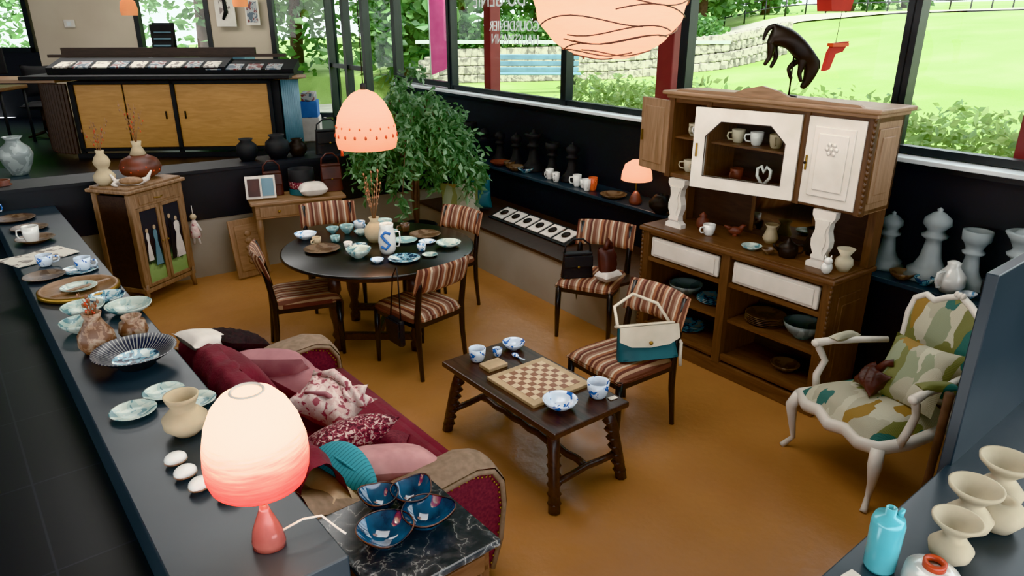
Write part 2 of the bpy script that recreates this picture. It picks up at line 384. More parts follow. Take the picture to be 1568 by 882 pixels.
b=B('wall_left'); b.box('wallblk',(-12.1,9.0,2.35),(.2,10.5,3.3)); b.done()

# ------------------------------------------------------------------ outdoors
def gz(x,y):
    c=x*.824+y*.566
    z=1.22+max(0,c-7)*.035
    if y>12 and x<-1.5: z=min(z,max(.66,1.22-(-1.5-x)*.5)) if y<17 else z
    r=max(0,min(1,(x-2.0)/6)); z+=r*max(0,min(1,(c-6.5)/14))*.95
    return z
b=B('lawn_ground')
b.surf('lawn',lambda u,v:(lambda c,s:(FW(c,s)[0],FW(c,s)[1],gz(*FW(c,s)[:2])))(5.0+u*45,-30+v*75),90,130); b.done()
b=B('paved_terrace'); b.box('path',(-5.5,16.2,.66),(8,4.1,.06)); b.box('path',(-2.0,13.6,.66),(1.2,1.2,.06)) ; b.done()
b=B('garden_path')
def pf(u,v):
    x=1+u*23; y=20.5-u*1.5+v*2.0+1.0*math.sin(u*3); return (x,y,gz(x,y)+.04)
b.surf('path',pf,50,4); b.done()
b=B('stone_garden_wall')
for i in range(56):
    x=-1.9+i*.14; y=15.3-.05*i*.14+ (max(0,i-44)*.10)
    for k in range(4):
        b.box('stone',(x+.05*(k%2),y,gz(x,y)+.08+k*.17),(.15,.25+.05*random.random(),.165),bev=.02,rz=random.uniform(-4,4))
b.box('sill',(1.2,15.15,gz(1.2,15.15)+.74),(6.3,.36,.06),rz=-2.5); b.done()
b=B('garden_bench')
for k in range(3): b.box('bluegrey',(.4,13.3,1.62+k*.11),(1.6,.03,.09),bev=.01)
for k in range(3): b.box('bluegrey',(.4,13.0-k*.12,1.58),(1.6,.1,.03),bev=.008)
for x in (-.3,1.1): b.box('mull',(x,13.1,1.40),(.06,.4,.36)); b.box('mull',(x,13.32,1.6),(.05,.05,.5))
b.done()
def tree(x,y,h,r,seed,mat='tree',n=5000,low=.25):
    z0=gz(x,y)
    rd=random.Random(seed); b=B('garden_tree')
    b.tube('bark',[(x,y,z0-.1),(x+.1,y,z0+h*.3),(x-.05,y+.1,z0+h*.6),(x,y,z0+h*.85)],[.16,.13,.09,.03])
    cl=[]
    for i in range(9):
        a=rd.random()*6.28; q=r*.55*rd.random()
        zz=z0+h*(low+ (1-low)*rd.random())
        cl.append((x+q*math.cos(a),y+q*math.sin(a),zz,r*(.45+.25*rd.random())))
        b.tube('bark',[(x,y,z0+h*.3),(x+q*math.cos(a),y+q*math.sin(a),zz)],[.05,.02],5)
    b.leaves(mat,cl,n,.26,seed,asp=.6,shell=.3); b.done()
for i,(x,y,h,r) in enumerate([(-5.5,19,7,3.0),(-8.5,20.5,8,3.3),(-2.2,18.5,6.5,2.6),(.6,19.5,6,2.5),(3.2,19.4,5.5,2.0),(5.6,22.5,6,2.2),(-12,21,8,4),(-2.4,17.0,4,1.3),(8.5,25.5,6.5,2.6),(12,27,6,2.3),(18.5,25,5.5,2.2),(21.5,22,6,2.6),(1.9,23.5,8,3),(-16,21,8,4),(15.5,30,7,2.5),(-1.5,22,9,3.5),(-7,24,9,4),(5,26,9,3.6)]):
    tree(x,y,h,r,i+3,n=5200,low=.12)
b=B('hedge_row')
cl=[]
for i in range(64):
    s=-3+i*.165
    p=FW(5.80+.22*math.sin(i*1.7),s); hh=.34+.10*math.sin(i*2.3)
    if s<7.0: cl.append((p[0],p[1],gz(p[0],p[1])+.26,.36,hh))
b.leaves('hedge',cl,17000,.085,5,asp=.5,shell=.7); b.done()
b=B('garden_shrubs')
cl=[(x,17.4+.4*math.sin(x*3),1.9,.75) for x in (-1.4,0,1.1,2.2,3.2,4.3)]
b.leaves('tree',cl,8000,.16,9,asp=.6,shell=.5); b.done()
b=B('garden_fence')
for i in range(26):
    x=6+i*.6; y=23.5-.05*i; z=gz(x,y); b.tube('mull',[(x,y,z),(x,y,z+.6)],.025,5)
for k in (.3,.58): b.tube('mull',[(6+i*.6,23.5-.05*i,gz(6+i*.6,23.5-.05*i)+k) for i in range(26)],.02,5)
b.done()
for nm,c,s,w in (('exterior_post',5.25,4.95,.20),('exterior_post',5.35,8.25,.16),('exterior_post',5.2,1.75,.24)):
    b=B(nm); b.box('redpost',(0,0,2.5),(w,w,2.7),bev=.01); b.box('redpost',(0,0,1.25),(w*1.5,w*1.5,.2),bev=.01); b.done(FW(c,s),34.5)
b=B('feather_flag')
b.prism('pinkflag',[(0,0),(.26,.1),(.34,1.2),(.30,2.0),(.1,2.2),(0,2.0)],.01,T(0,0,0,90,0,0)); b.tube('sill',[(0,0,-.4),(0,0,2.1)],.015,6)
b.done((-1.30,11.85,1.62),-8)
def text(name,body,size,loc,mat,rz,space=1.0):
    c=bpy.data.curves.new(name,'FONT'); c.body=body; c.size=size; c.extrude=.002; c.materials.append(M[mat]); c.space_line=space
    o=bpy.data.objects.new(name,c); bpy.context.collection.objects.link(o); o.location=loc; o.rotation_euler=(R(90),0,R(rz)); return o
p=FW(4.895,6.85,2.80); text('window_lettering',"L'ESPRIT\nDU GENIE",.25,p,'letter',124.5,.85)
p=FW(4.895,6.60,2.32); text('window_lettering','GOURDENIER\nHAUSSMANN',.16,p,'letter',124.5,.9)
o=text('flag_lettering','STAGES',.2,(-1.10,11.82,1.85),'letter',-8); o.rotation_euler=(R(90),R(-90),R(-8))

# ------------------------------------------------------------------ reception
b=B('reception_desk')
b.box('blackm',(.05,.25,1.24),(2.72,.5,.88))
for x0,x1 in ((-1.22,-.62),(-.60,.0),(.06,1.26)): b.box('orangew',((x0+x1)/2,-.02,1.235),(x1-x0,.02,.82),bev=.004)
for x in (-1.25,.03,1.29): b.box('blackm',(x,-.03,1.2),(.05,.05,.98))
for z in (.80,1.67): b.box('blackm',(0.02,-.03,z),(2.6,.05,.04))
b.box('blackm',(.0,-.1,.73),(2.6,.04,.06))
b.tube('metal',[(-.1,-.04,1.2),(-.1,-.04,1.3)],.012,6); b.tube('metal',[(.15,-.04,1.2),(.15,-.04,1.3)],.012,6)
b.box('blackm',(-.1,.3,1.74),(3.4,1.0,.05),bev=.01)
for i in range(22):
    a=-1.57+i*3.14/21; b.tube('bluegrey',[(1.45+.16*math.cos(a),.2+.2*math.sin(a),.75),(1.45+.16*math.cos(a),.2+.2*math.sin(a),1.7)],.018,6)
b.lathe('oaklh',[(0,0),(.24,0),(.24,.04),(0,.04)],(1.5,.2,1.70))
for i in range(14): b.box('oakd',(-1.34-.05*i,-.02+.004*i*i,1.2),(.045,.05,.92),bev=.008)
b.prism('oaklh',[(-2.6,.1),(-2.2,-.1),(-1.4,-.12),(-1.3,.5),(-2.5,.6)],.04,T(0,0,1.68))
b.box('blackm',(-.45,.35,1.85),(2.3,.45,.12),rx=14); b.box('blackm',(.95,.35,1.83),(1.3,.45,.10),rx=14)
for i in range(9):
    b.box('mags' if i%2 else 'paperw',(-1.4+i*.24,.22,1.885),(.19,.24,.015),rx=14,rz=random.uniform(-6,6))
for i in range(4): b.box('mags',(.55+i*.26,.22,1.85),(.2,.22,.015),rx=14)
b.box('oakd',(-.2,.68,1.98),(3.2,.1,.04)); b.box('oakd',(-.3,.64,2.04),(2.6,.06,.10))
b.done((-4.55,9.75,0),5)
b=B('brochure_stand')
for k in range(5): b.box('blackm',(0,k*.03,k*.09),(.3,.03,.10),rx=-15); b.box('bluegrey',(0,k*.03-.018,k*.09+.02),(.24,.006,.02),rx=-15)
b.box('blackm',(0,.08,.18),(.34,.02,.42)); b.done((-4.9,10.45,2.0),0)
b=B('wall_poster'); b.box('white',(0,0,0),(.36,.02,.8)); b.box('paperw',(0,-.012,.02),(.2,.006,.5)); b.tube('blackm',[(0,-.02,.1),(.02,-.02,-.15),(-.05,-.02,-.28)],[.03,.04,.02]); b.done((-5.25,13.88,2.75))
b=B('wall_photo'); b.box('white',(0,0,0),(.25,.02,.45)); b.box('mags',(0,-.012,0),(.19,.006,.36)); b.done((-4.76,13.88,2.6))
b=B('wall_switch_box'); b.box('white',(0,0,0),(.2,.03,.14),bev=.01); b.box('sill',(0,-.02,0),(.08,.01,.08)); b.done((-8.2,13.97,2.4))
b=B('office_printer'); b.box('bluegrey',(0,0,.2),(.6,.5,.4),bev=.04); b.box('whitec',(0,-.1,.42),(.5,.35,.05),bev=.01); b.box('blackm',(0,-.26,.25),(.4,.02,.1)); b.done((-4.6,12.2,1.55))
b=B('office_cabinet'); b.box('blackm',(0,0,.42),(1.1,.5,.84),bev=.01); b.box('wallblk',(-.27,-.26,.42),(.5,.02,.74)); b.box('wallblk',(.27,-.26,.42),(.5,.02,.74)); b.tube('sill',[(-.05,-.28,.4),(-.05,-.28,.5)],.01,6); b.done((-4.7,12.2,.70))
b=B('storage_boxes')
for (x,y,z,w,h,m) in ((0,0,.2,.42,.4,'beigec'),(.02,0,.52,.36,.24,'blue'),(.36,.1,.18,.28,.36,'whitec'),(.36,.1,.48,.25,.24,'blue'),(0,.02,.72,.3,.16,'paperw'),(.36,.1,.66,.2,.12,'mags')):
    b.box(m,(x,y,z),(w,.4,h),bev=.01); b.box('tan',(x,y,z+h/2),(w*.2,.405,.006))
b.done((-3.45,11.0,.70),10)
b=B('office_chair')
b.pillow('blackm',.5,.5,.12,T(0,0,.5)); b.pillow('blackm',.5,.5,.1,T(0,.24,.85,80,0,0)); b.tube('metal',[(0,0,.1),(0,0,.48)],.03)
for i in range(5): a=i*1.2566; b.tube('metal',[(0,0,.1),(.28*math.cos(a),.28*math.sin(a),.03)],[.025,.015])
b.done((-7.4,11.4,.70),20)
b=B('computer_monitor'); b.box('blackm',(0,0,.35),(.6,.04,.36),bev=.01); b.tube('blackm',[(0,.03,.02),(0,.03,.3)],.025); b.lathe('blackm',[(0,0),(.13,0),(.12,.02),(0,.03)],(0,.03,0)); b.done((-7.6,10.6,1.55),15)
b=B('office_table'); b.box('oakh',(0,0,.82),(1.5,.7,.05),bev=.01)
for x in (-.7,.7):
    for y in (-.3,.3): b.tube('blackm',[(x,y,0),(x,y,.8)],.025,6)
b.done((-8.0,10.6,.70),5)
for (x,y,z) in ((-5.0,9.9,2.62),(-4.0,11.2,2.75)):
    b=B('small_pendant_lamp'); b.lathe('lampB',[(.10,-.12),(.11,-.05),(.09,.05),(.03,.1),(0,.1)],(0,0,0),20); b.tube('blackm',[(0,0,.1),(0,0,1.4)],.004,5); b.done((x,y,z))

# ------------------------------------------------------------------ ceramics helpers
def bowlp(r,h,t=.005):
    return [(0,0),(.40*r,0),(.42*r,.08*h),(.70*r,.32*h),(.90*r,.65*h),(r,h),(r-t,h),(.9*r-t,.67*h),(.68*r-t,.36*h),(.38*r,.14*h),(0,.12*h)]
def platep(r,h=.02):
    return [(0,0),(.55*r,0),(.6*r,.15*h),(.97*r,.9*h),(r,h),(.95*r,h),(.62*r,.35*h),(.5*r,.22*h),(0,.2*h)]
def cupp(r,h,t=.004):
    return [(0,0),(.6*r,0),(.75*r,.1*h),(.95*r,.5*h),(r,h),(r-t,h),(.92*r-t,.5*h),(.7*r,.15*h),(0,.12*h)]
def pot(name,mat,prof,loc,sc=1,n=28,sx=1,wob=0,extra=None,rz=0):
    b=B(name); b.lathe(mat,[(r*sc,z*sc) for r,z in prof],n=n,sx=sx,wob=wob)
    if extra: extra(b)
    return b.done(loc,rz)
def handle(b,mat,r,z0,z1,w=.03,th=.006):
    b.tube(mat,[(r*.9,0,z1),(r+w,0,z1-.003),(r+w*1.15,0,(z0+z1)/2),(r+w*.8,0,z0+.005),(r*.85,0,z0)],th,8)
def mug(name,mat,loc,r=.04,h=.09,rz=0): return pot(name,mat,cupp(r,h),loc,extra=lambda b:handle(b,mat,r,h*.25,h*.8),rz=rz)
def bowl(mat,loc,r,h,name='bowl'): return pot(name,mat,bowlp(r,h),loc)
def plate(mat,loc,r,h=.02,name='plate'): return pot(name,mat,platep(r,h),loc)

# ------------------------------------------------------------------ SOFA
b=B('sofa')
b.box('maroon',(.02,0,.20),(.82,1.70,.22),bev=.03)
b.box('maroon',(.10,0,.36),(.70,1.50,.16),bev=.06)
b.tube('maroon',[(.43,-.74,.35),(.43,.74,.35)],.075,14)
def backf(u,v):
    prof=[(-.14,.40),(-.20,.62),(-.24,.78),(-.29,.86),(-.36,.86),(-.41,.78),(-.42,.4),(-.42,.08)]
    t=v*(len(prof)-1); i=min(int(t),len(prof)-2); f=t-i
    x=prof[i][0]*(1-f)+prof[i+1][0]*f; z=prof[i][1]*(1-f)+prof[i+1][1]*f
    w=.008*math.sin(u*60+v*9)*math.sin(u*17)
    return (x+w,-.80+1.6*u,z+.02*math.sin(u*math.pi)+w)
b.surf('maroon',backf,70,30)
armp=[(-.42,.05),(.40,.05),(.45,.20),(.47,.38),(.46,.50),(.41,.58),(.32,.61),(.16,.60),(-.02,.58),(-.18,.60),(-.30,.69),(-.42,.74)]
for y0 in (-.90,.72):
    b.prism('maroonp',armp,.18,T(0,y0+.18,0,90,0,0))
    P=[(armp[i][0],armp[i][1]) for i in range(1,12)]
    Q=[]
    for i in range(len(P)-1):
        for k in range(4):
            f=k/4; Q.append((P[i][0]*(1-f)+P[i+1][0]*f,P[i][1]*(1-f)+P[i+1][1]*f))
    Q.append(P[-1])
    def bf(u,v,y0=y0,Q=Q):
        t=u*(len(Q)-1); i=min(int(t),len(Q)-2); f=t-i
        x=Q[i][0]*(1-f)+Q[i+1][0]*f; z=Q[i][1]*(1-f)+Q[i+1][1]*f
        a=v*math.pi; o=.022*math.sin(a)+.008
        j=min(i+1,len(Q)-1); dx=Q[j][0]-Q[i][0]; dz=Q[j][1]-Q[i][1]; L=math.hypot(dx,dz) or 1
        return (x+dz/L*o,y0-.008+.196*v,z-dx/L*o)
    b.surf('tan',bf,41,9)
    for x,z in Q[::1]:
        for yy in (y0-.006,y0+.186): b.ball('brass',(x*.95-.004,yy,z*.955),.006,n=6)
    b.tube('tan',[(x*.985,y0-.006,z*.985) for x,z in Q],.013,6)
for y in (-.82,.82):
    for x in (-.34,.38): b.lathe('dk',[(0,0),(.02,0),(.035,.06),(.03,.1),(0,.1)],(x,y,0))
b.done(FA(1.17,2.98),39)
def cush(name,mat,c,s,z,w,h,t,rx,ry,rz,**k):
    b=B(name); b.pillow(mat,w,h,t,**k); p=FA(c,s,z)
    return b.done(p,rot=(rx,ry,39+rz))
cush('velvet_cushion','maroon',.98,3.38,.66,.46,.46,.18,0,62,4)
cush('white_cushion','whitec',.88,3.64,.84,.28,.20,.10,10,20,20)
cush('knit_blanket','knit',1.02,3.70,.78,.34,.30,.10,0,25,30,wr=.3)
cush('rose_cushion','rose',1.17,3.50,.64,.42,.42,.18,0,40,50)
cush('rose_cushion','rose',1.27,3.36,.57,.36,.36,.16,15,20,30)
b=B('floral_bag'); b.pillow('floral',.40,.30,.18,wr=.12,pinch=.2); b.pillow('floral',.16,.14,.10,T(.10,.06,.05,20,0,30),wr=.3,pinch=.2); b.tube('floral',[(-.15,.08,.05),(-.05,.11,.10),(.06,.08,.10),(.14,.02,.05)],[.012,.022,.022,.012],8); b.tube('rose',[(-.1,-.06,.08),(0,-.03,.10),(.1,-.02,.07)],[.008,.014,.008],8)
b.done(FA(1.28,3.08,.57),rot=(15,15,-20))
cush('patterned_cushion','patt',1.18,2.72,.57,.48,.40,.17,0,35,90)
cush('patterned_cushion','maroonp',1.30,2.70,.50,.34,.40,.12,0,20,60)
cush('pink_cushion','pink',1.24,2.40,.57,.32,.48,.18,10,20,75)
b=B('teal_leaf_cushion')
def lf(u,v,sg):
    a=u*2*math.pi; x=.17*math.cos(a)*v; y=.09*math.sin(a)*abs(math.sin(a))**.2*(1-.35*math.cos(a))*v
    return (x,y,sg*.035*math.sqrt(max(0,1-v*v)))
for sg in (1,-1): b.surf('teal',lambda u,v:lf(u,v,sg),32,8,cu=True)
b.tube('teal',[(-.16,0,.01),(0,0,.04),(.16,0,.01)],.006,6); b.done(FA(1.02,2.34,.69),rot=(25,10,-35))
cush('tan_cushion','beigec',.92,2.34,.60,.32,.42,.16,0,50,10)

# ------------------------------------------------------------------ marble side table
b=B('marble_side_table')
b.box('marble',(0,0,.73),(.46,.50,.028),bev=.008); b.box('oakh',(0,0,.66),(.40,.44,.10),bev=.006); b.box('oakh',(0,0,.10),(.40,.44,.03))
for x in (-.18,.18):
    for y in (-.20,.20): b.box('oak',(x,y,.33),(.04,.04,.62),bev=.004)
b.box('oakh',(0,-.226,.66),(.34,.012,.07),bev=.003); b.ball('brass',(0,-.24,.66),.012)
b.done(FA(.98,1.80),39)
def leafbowl(loc,r,rz,h=.055,point=.35):
    b=B('blue_leaf_bowl')
    def f(u,v,sg=0):
        a=u*2*math.pi; q=r*(1+point*max(0,math.cos(a))**6-.06*math.cos(2*a)); k=v
        return (q*k*math.cos(a),q*k*math.sin(a),h*k**2.4+(.008 if sg else 0)+.01*max(0,math.cos(a))**6*k)
    b.surf('navy',lambda u,v:f(u,v,1),28,8,cu=True); b.surf('navy',lambda u,v:f(u,v*1.0),28,8,cu=True)
    b.tube('navyrim',[f(i/28,1.0,1) for i in range(28)],.003,6,closed=True)
    return b.done(loc,rz)
zt=.745
leafbowl((-.475,2.13,zt),.066,170); leafbowl((-.37,2.155,zt),.072,60); leafbowl((-.305,2.04,zt),.085,10); leafbowl((-.43,1.955,zt),.092,-75)
b=B('price_tag'); b.box('white',(0,0,.003),(.06,.035,.003)); b.done((-.39,2.27,zt),30)

# ------------------------------------------------------------------ front table lamp
LX,LY=-.745,1.755
b=B('table_lamp')
zl=.90
b.lathe('rosegl',[(0,0),(.05,0),(.052,.02),(.045,.06),(.03,.10),(.018,.13),(.012,.15),(0,.15)],(0,0,0),24,sx=1.0,sy=.8)
b.tube('brass',[(0,0,.14),(0,0,.36)],.007,8)
b.done((LX,LY,zl))
b=B('table_lamp_shade')
prof=[(.120,1.150),(.136,1.145),(.146,1.175),(.149,1.215),(.145,1.27),(.130,1.335),(.107,1.385),(.078,1.418),(.05,1.434)]
b.lathe('lampA',prof,(0,0,0),48,wob=.012)
b.lathe('whitec',[(.05,1.434),(.045,1.439),(.04,1.432)],(0,0,0),32)
for k in range(3):
    a=k*2.094; b.tube('brass',[(0,0,1.27),(.125*math.cos(a),.125*math.sin(a),1.30)],.003,5)
sh=b.done((LX,LY,0))
lampobj=bpy.data.objects['table_lamp']
sh.parent=lampobj; sh.matrix_parent_inverse=Matrix.Translation((LX,LY,zl)).inverted()
b=B('lamp_cord'); b.tube('whitec',[(LX+.035,1.76,.945),(-.65,1.80,.96),(-.6,1.83,.95),(-.55,1.82,.91),(-.52,1.80,.905)],.004,6); b.done()
def plight(name,loc,e,col,r=.04):
    l=bpy.data.lights.new(name,'POINT'); l.energy=e; l.color=col; l.shadow_soft_size=r
    o=bpy.data.objects.new(name,l); bpy.context.collection.objects.link(o); o.location=loc; return o
plight('bulb_table_lamp',(LX,LY,1.31),4,(1,.88,.74))

# ------------------------------------------------------------------ dining pendant
b=B('pendant_lamp')
prof=[(.19,-.05),(.215,-.055),(.228,0),(.222,.08),(.20,.17),(.15,.26),(.09,.32),(.03,.345),(0,.345)]
b.lathe('lampB',[(r*.98,z*1.03+1.60) for r,z in prof],(0,0,0),40,wob=.01)
for i in range(18):
    a=i*2*math.pi/18; rr=.221
    b.ball('redgl',(rr*math.cos(a),rr*math.sin(a),1.64),(.011,.011,.016),n=6)
    a+=.17; b.ball('orange',(.213*math.cos(a),.213*math.sin(a),1.70),(.008,.008,.011),n=6)
b.tube('blackm',[(0,0,1.94),(0,0,4.1)],.004,6); b.lathe('blackm',[(0,.0),(.02,0),(.02,.05),(0,.06)],(0,0,1.945))
b.tube('redgl',[(-.19,0,1.55),(-.19,0,1.48)],[.004,.012],6)
b.done((-1.07,5.25,0)); plight('bulb_pendant',(-1.07,5.25,1.72),8,(1,.84,.66))
# paper lantern
LR=.315
b=B('paper_lantern')
b.surf('lampC',lambda u,v:(LR*math.cos(u*6.2832)*math.sin(.25+v*2.64)*(1+.015*math.sin(v*40)),LR*math.sin(u*6.2832)*math.sin(.25+v*2.64)*(1+.015*math.sin(v*40)),2.50-.245*math.cos(.25+v*2.64)),48,40,cu=True)
rd=random.Random(3)
for k in range(26):
    a0=rd.random()*6.28; ph=.40+(k%13)*.16; pts=[]
    for i in range(12):
        a=a0+i*.16; p=ph+.09*math.sin(i*.5+k)
        pts.append(((LR+.006)*math.cos(a)*math.sin(p),(LR+.006)*math.sin(a)*math.sin(p),2.50-.250*math.cos(p)))
    b.tube('raku',pts,.003,5)
b.tube('blackm',[(0,0,2.7),(0,0,4.1)],.005,6); b.done((.405,3.15,0)); plight('bulb_lantern',(.405,3.15,2.5),8,(1,.88,.72),.06)

# ------------------------------------------------------------------ COFFEE TABLE
b=B('coffee_table')
b.box('dk',(0,0,.465),(.54,1.04,.035),bev=.008); b.box('dk',(0,0,.43),(.44,.92,.05))
for sx in (-1,1):
    for sy in (-1,1):
        P=[(sx*.19,sy*.42,.45),(sx*.215,sy*.455,.32),(sx*.235,sy*.485,.16),(sx*.25,sy*.51,0)]
        b.tube('dk',P,[.035,.033,.031,.034],8)
        for k in range(1,9):
            f=k/9; b.ball('dk',(sx*(.19+.06*f),sy*(.42+.09*f),.45*(1-f)),(.040,.040,.018),n=8)
for sy in (-1,1): b.tube('dk',[(-.235,sy*.48,.15),(-.1,sy*.48,.155),(0,sy*.48,.165),(.1,sy*.48,.155),(.235,sy*.48,.15)],.02,8)
b.tube('dk',[(0,-.48+.08*i,.16+.012*(i%2)) for i in range(13)],.022,8)
b.done((.105,3.61,0),38)
b=B('chess_board'); b.box('board',(0,0,.01),(.42,.42,.02),bev=.003); b.box('chess',(0,0,.0207),(.3333,.3333,.002)); b.done((.15,3.58,.483),38)
b=B('game_box'); b.box('board',(0,0,.012),(.14,.10,.024),bev=.004); b.done((-.11,3.78,.483),38)
pot('blue_white_cup','bw',cupp(.052,.085),(-.21,3.86,.483))
pot('blue_white_cup','bw',cupp(.062,.095),(.47,3.42,.483))
pot('blue_white_cup','bw',cupp(.03,.05),(-.09,3.93,.483))
bowl('bw',(.01,4.03,.483),.072,.05,'blue_white_bowl'); bowl('bw',(.255,3.30,.483),.095,.055,'blue_white_bowl')
b=B('ceramic_spoon'); b.tube('bw',[(.0,0,.01),(.05,0,.015),(.09,.0,.025)],[.008,.006,.005],6); b.ball('bw',(-.02,0,.012),(.03,.02,.01)); b.done((.03,3.90,.483),-60)
b=B('price_tag'); b.box('white',(0,0,.003),(.05,.03,.003)); b.done((.55,3.40,.483),30)

# ------------------------------------------------------------------ CHAIRS
def chair(loc,face,sc=1.06):
    b=B('dining_chair')
    for sx in (-1,1):
        b.tube('black',[(sx*.20,-.21,.43),(sx*.205,-.215,.2),(sx*.205,-.22,0)],[.023,.020,.014],8)
        b.tube('black',[(sx*.205,.25,0),(sx*.20,.225,.25),(sx*.20,.22,.45),(sx*.20,.25,.64),(sx*.195,.285,.80)],[.015,.020,.023,.020,.016],8)
        b.box('black',(sx*.20,0,.395),(.022,.43,.045),bev=.004)
    b.box('black',(0,-.21,.395),(.40,.022,.045),bev=.004); b.box('black',(0,.22,.395),(.40,.022,.045),bev=.004)
    def sf(u,v):
        a=2*u-1;c=2*v-1; w=.225 if c<0 else .225-.02*c
        h=max(0,1-abs(a)**6)**.5*max(0,1-abs(c)**6)**.5
        return (a*w,c*.235,.425+.055*h-.012*(1-a*a)*(1-c*c))
    b.surf('stripe',sf,18,18); b.surf('stripe',lambda u,v:(sf(u,v)[0],sf(u,v)[1],.415),10,10)
    b.surf('stripe',lambda u,v:(math.copysign(abs(math.cos(u*6.2832))**.3,math.cos(u*6.2832))*.223,math.copysign(abs(math.sin(u*6.2832))**.3,math.sin(u*6.2832))*.234,.41+.03*v),40,3,cu=True)
    def bk(u,v,o):
        a=2*u-1;x=a*.235; c=2*v-1
        e=max(0,1-abs(a)**8)**.5*max(0,1-abs(c)**4)**.5
        return (x,.255+.045*(1-a*a)+.03*c+o*.022*e,.715+c*.095+.006*(1-a*a))
    b.surf('stripe',lambda u,v:bk(u,v,1),20,10); b.surf('stripe',lambda u,v:bk(u,v,-1),20,10)
    return b.done((loc[0],loc[1],0),face+90,sc=sc)
chair((-.69,4.84),138); chair((-1.60,5.08),22); chair((-1.60,6.06),-70); chair((-.64,5.92),229); chair((.66,5.40),245); chair((.68,3.95),216)

# ------------------------------------------------------------------ DINING TABLE
b=B('dining_table')
b.lathe('black',[(0,.725),(.74,.725),(.765,.735),(.765,.75),(.75,.757),(0,.757)],(0,0,0),56,sx=.98,sy=.96)
b.lathe('dk',[(.55,.64),(.56,.64),(.56,.725),(.55,.725)],(0,0,0),40,sx=1,sy=.94)
for sx in (-1,1):
    for sy in (-1,1):
        b.lathe('dk',[(0,0),(.04,0),(.045,.06),(.03,.09),(.05,.13),(.03,.18),(.055,.3),(.06,.4),(.035,.47),(.05,.5),(.045,.64),(0,.64)],(sx*.3,sy*.3,0),14)
b.box('dk',(0,.3,.12),(.6,.05,.06),bev=.01); b.box('dk',(0,-.3,.12),(.6,.05,.06),bev=.01); b.box('dk',(0,0,.12),(.05,.6,.06),bev=.01)
b.done((-1.05,5.33,0))
zt=.757
b=B('tall_s_jug')
b.lathe('whitegl',[(0,0),(.05,0),(.062,.03),(.068,.10),(.06,.17),(.05,.20),(.055,.23),(.05,.23),(.045,.20),(.04,.1),(0,.02)],(0,0,0),28)
b.tube('blue',[(.035,-.062,.165),(.0,-.072,.18),(-.03,-.066,.15),(0,-.075,.115),(.03,-.068,.08),(0,-.073,.05),(-.035,-.062,.065)],.011,8); handle(b,'whitegl',.06,.05,.17,.035)
b.done((-.95,5.16,zt))
pot('beige_vase','beige',[(0,0),(.05,0),(.08,.05),(.083,.10),(.05,.15),(.03,.17),(.043,.20),(.037,.20),(.025,.17),(0,.12)],(-1.10,5.46,zt))
b=B('dried_twigs')
rd=random.Random(5)
for i in range(11):
    a=rd.random()*6.28; q=.03+.05*rd.random(); h=.3+.15*rd.random()
    b.tube('twig',[(0,0,.14),(q*.4*math.cos(a),q*.4*math.sin(a),.28),(q*math.cos(a),q*math.sin(a),.14+h)],[.0025,.0025,.0015],4)
    for k in range(4): f=.5+.16*k; b.ball('twig',(q*f*math.cos(a),q*f*math.sin(a),.14+h*f),(.008,.008,.012),n=6)
b.done((-1.10,5.46,zt))
D=[('bowl','plateb',-1.15,5.05,.095,.07),('plate','platebr',-1.47,5.22,.14,.02),('plate','platebr',-.72,5.62,.13,.02),('plate','bdark',-.80,4.98,.12,.02),('bowl','teald',-1.38,5.70,.06,.07),('bowl','bwl',-1.68,5.53,.09,.05),
('bowl','teald',-1.50,5.70,.055,.05),('bowl','teald',-1.11,5.90,.08,.06),('bowl','plateb',-.50,5.32,.10,.04),('plate','teald',-.86,5.45,.10,.02),('cup','whitegl',-1.28,5.28,.035,.05),('cup','teald',-1.42,5.45,.04,.05),('cup','bwl',-.70,5.22,.035,.05),
('plate','bdark',-1.2,5.33,.06,.015),('bowl','bwl',-.99,4.92,.05,.03),('plate','plateb',-.62,5.08,.06,.015),('cup','platebr',-.9,5.75,.04,.07),('bowl','plateb',-1.25,5.64,.06,.04),('cup','bwl',-1.30,5.82,.05,.07),('bowl','teald',-1.0,5.66,.055,.035),('cup','beige',-1.55,5.38,.035,.06),('plate','bwl',-.68,5.42,.07,.015)]
for k,m,x,y,r,h in D:
    if k=='bowl': bowl(m,(x,y,zt),r,h)
    elif k=='plate': plate(m,(x,y,zt),r,h)
    else: mug('cup',m,(x,y,zt),r,h,rz=random.uniform(0,360))

# ------------------------------------------------------------------ CUPBOARD
b=B('wooden_buffet_cupboard')
W2=.78
b.box('oakh',(0,.235,.05),(1.56,.46,.10),bev=.006); b.box('oakh',(0,.235,.13),(1.52,.44,.02))
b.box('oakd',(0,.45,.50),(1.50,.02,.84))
for x in (-W2+.03,-.005,W2-.03): b.box('oak',(x,.03,.51),(.07,.06,.84),bev=.004)
b.box('oak',(.0,.24,.4),(.03,.40,.6))
for sx in (-1,1):
    x=sx*(W2-.015); b.box('oak',(x,.235,.51),(.03,.44,.84)); b.box('oak',(sx*(W2+.004),.235,.51),(.012,.30,.62),bev=.005); b.box('oak',(sx*(W2+.01),.235,.51),(.012,.22,.50),bev=.005)
    for k in range(24): b.ball('oak',(sx*(W2-.005),.0,.12+k*.034),(.013,.013,.019),n=6)
for x0,x1 in ((-.715,-.045),(.035,.715)):
    xm=(x0+x1)/2; w=x1-x0
    b.box('oakh',(xm,.035,.70),(w,.05,.03)); b.box('oakh',(xm,.04,.905),(w,.05,.03))
    b.box('white',(xm,.025,.80),(w-.04,.03,.155),bev=.012); b.box('white',(xm,.008,.80),(w-.10,.012,.115),bev=.01)
    b.box('oakh',(xm,.24,.42),(w,.40,.02)); b.box('oakh',(xm,.02,.155),(w,.03,.03))
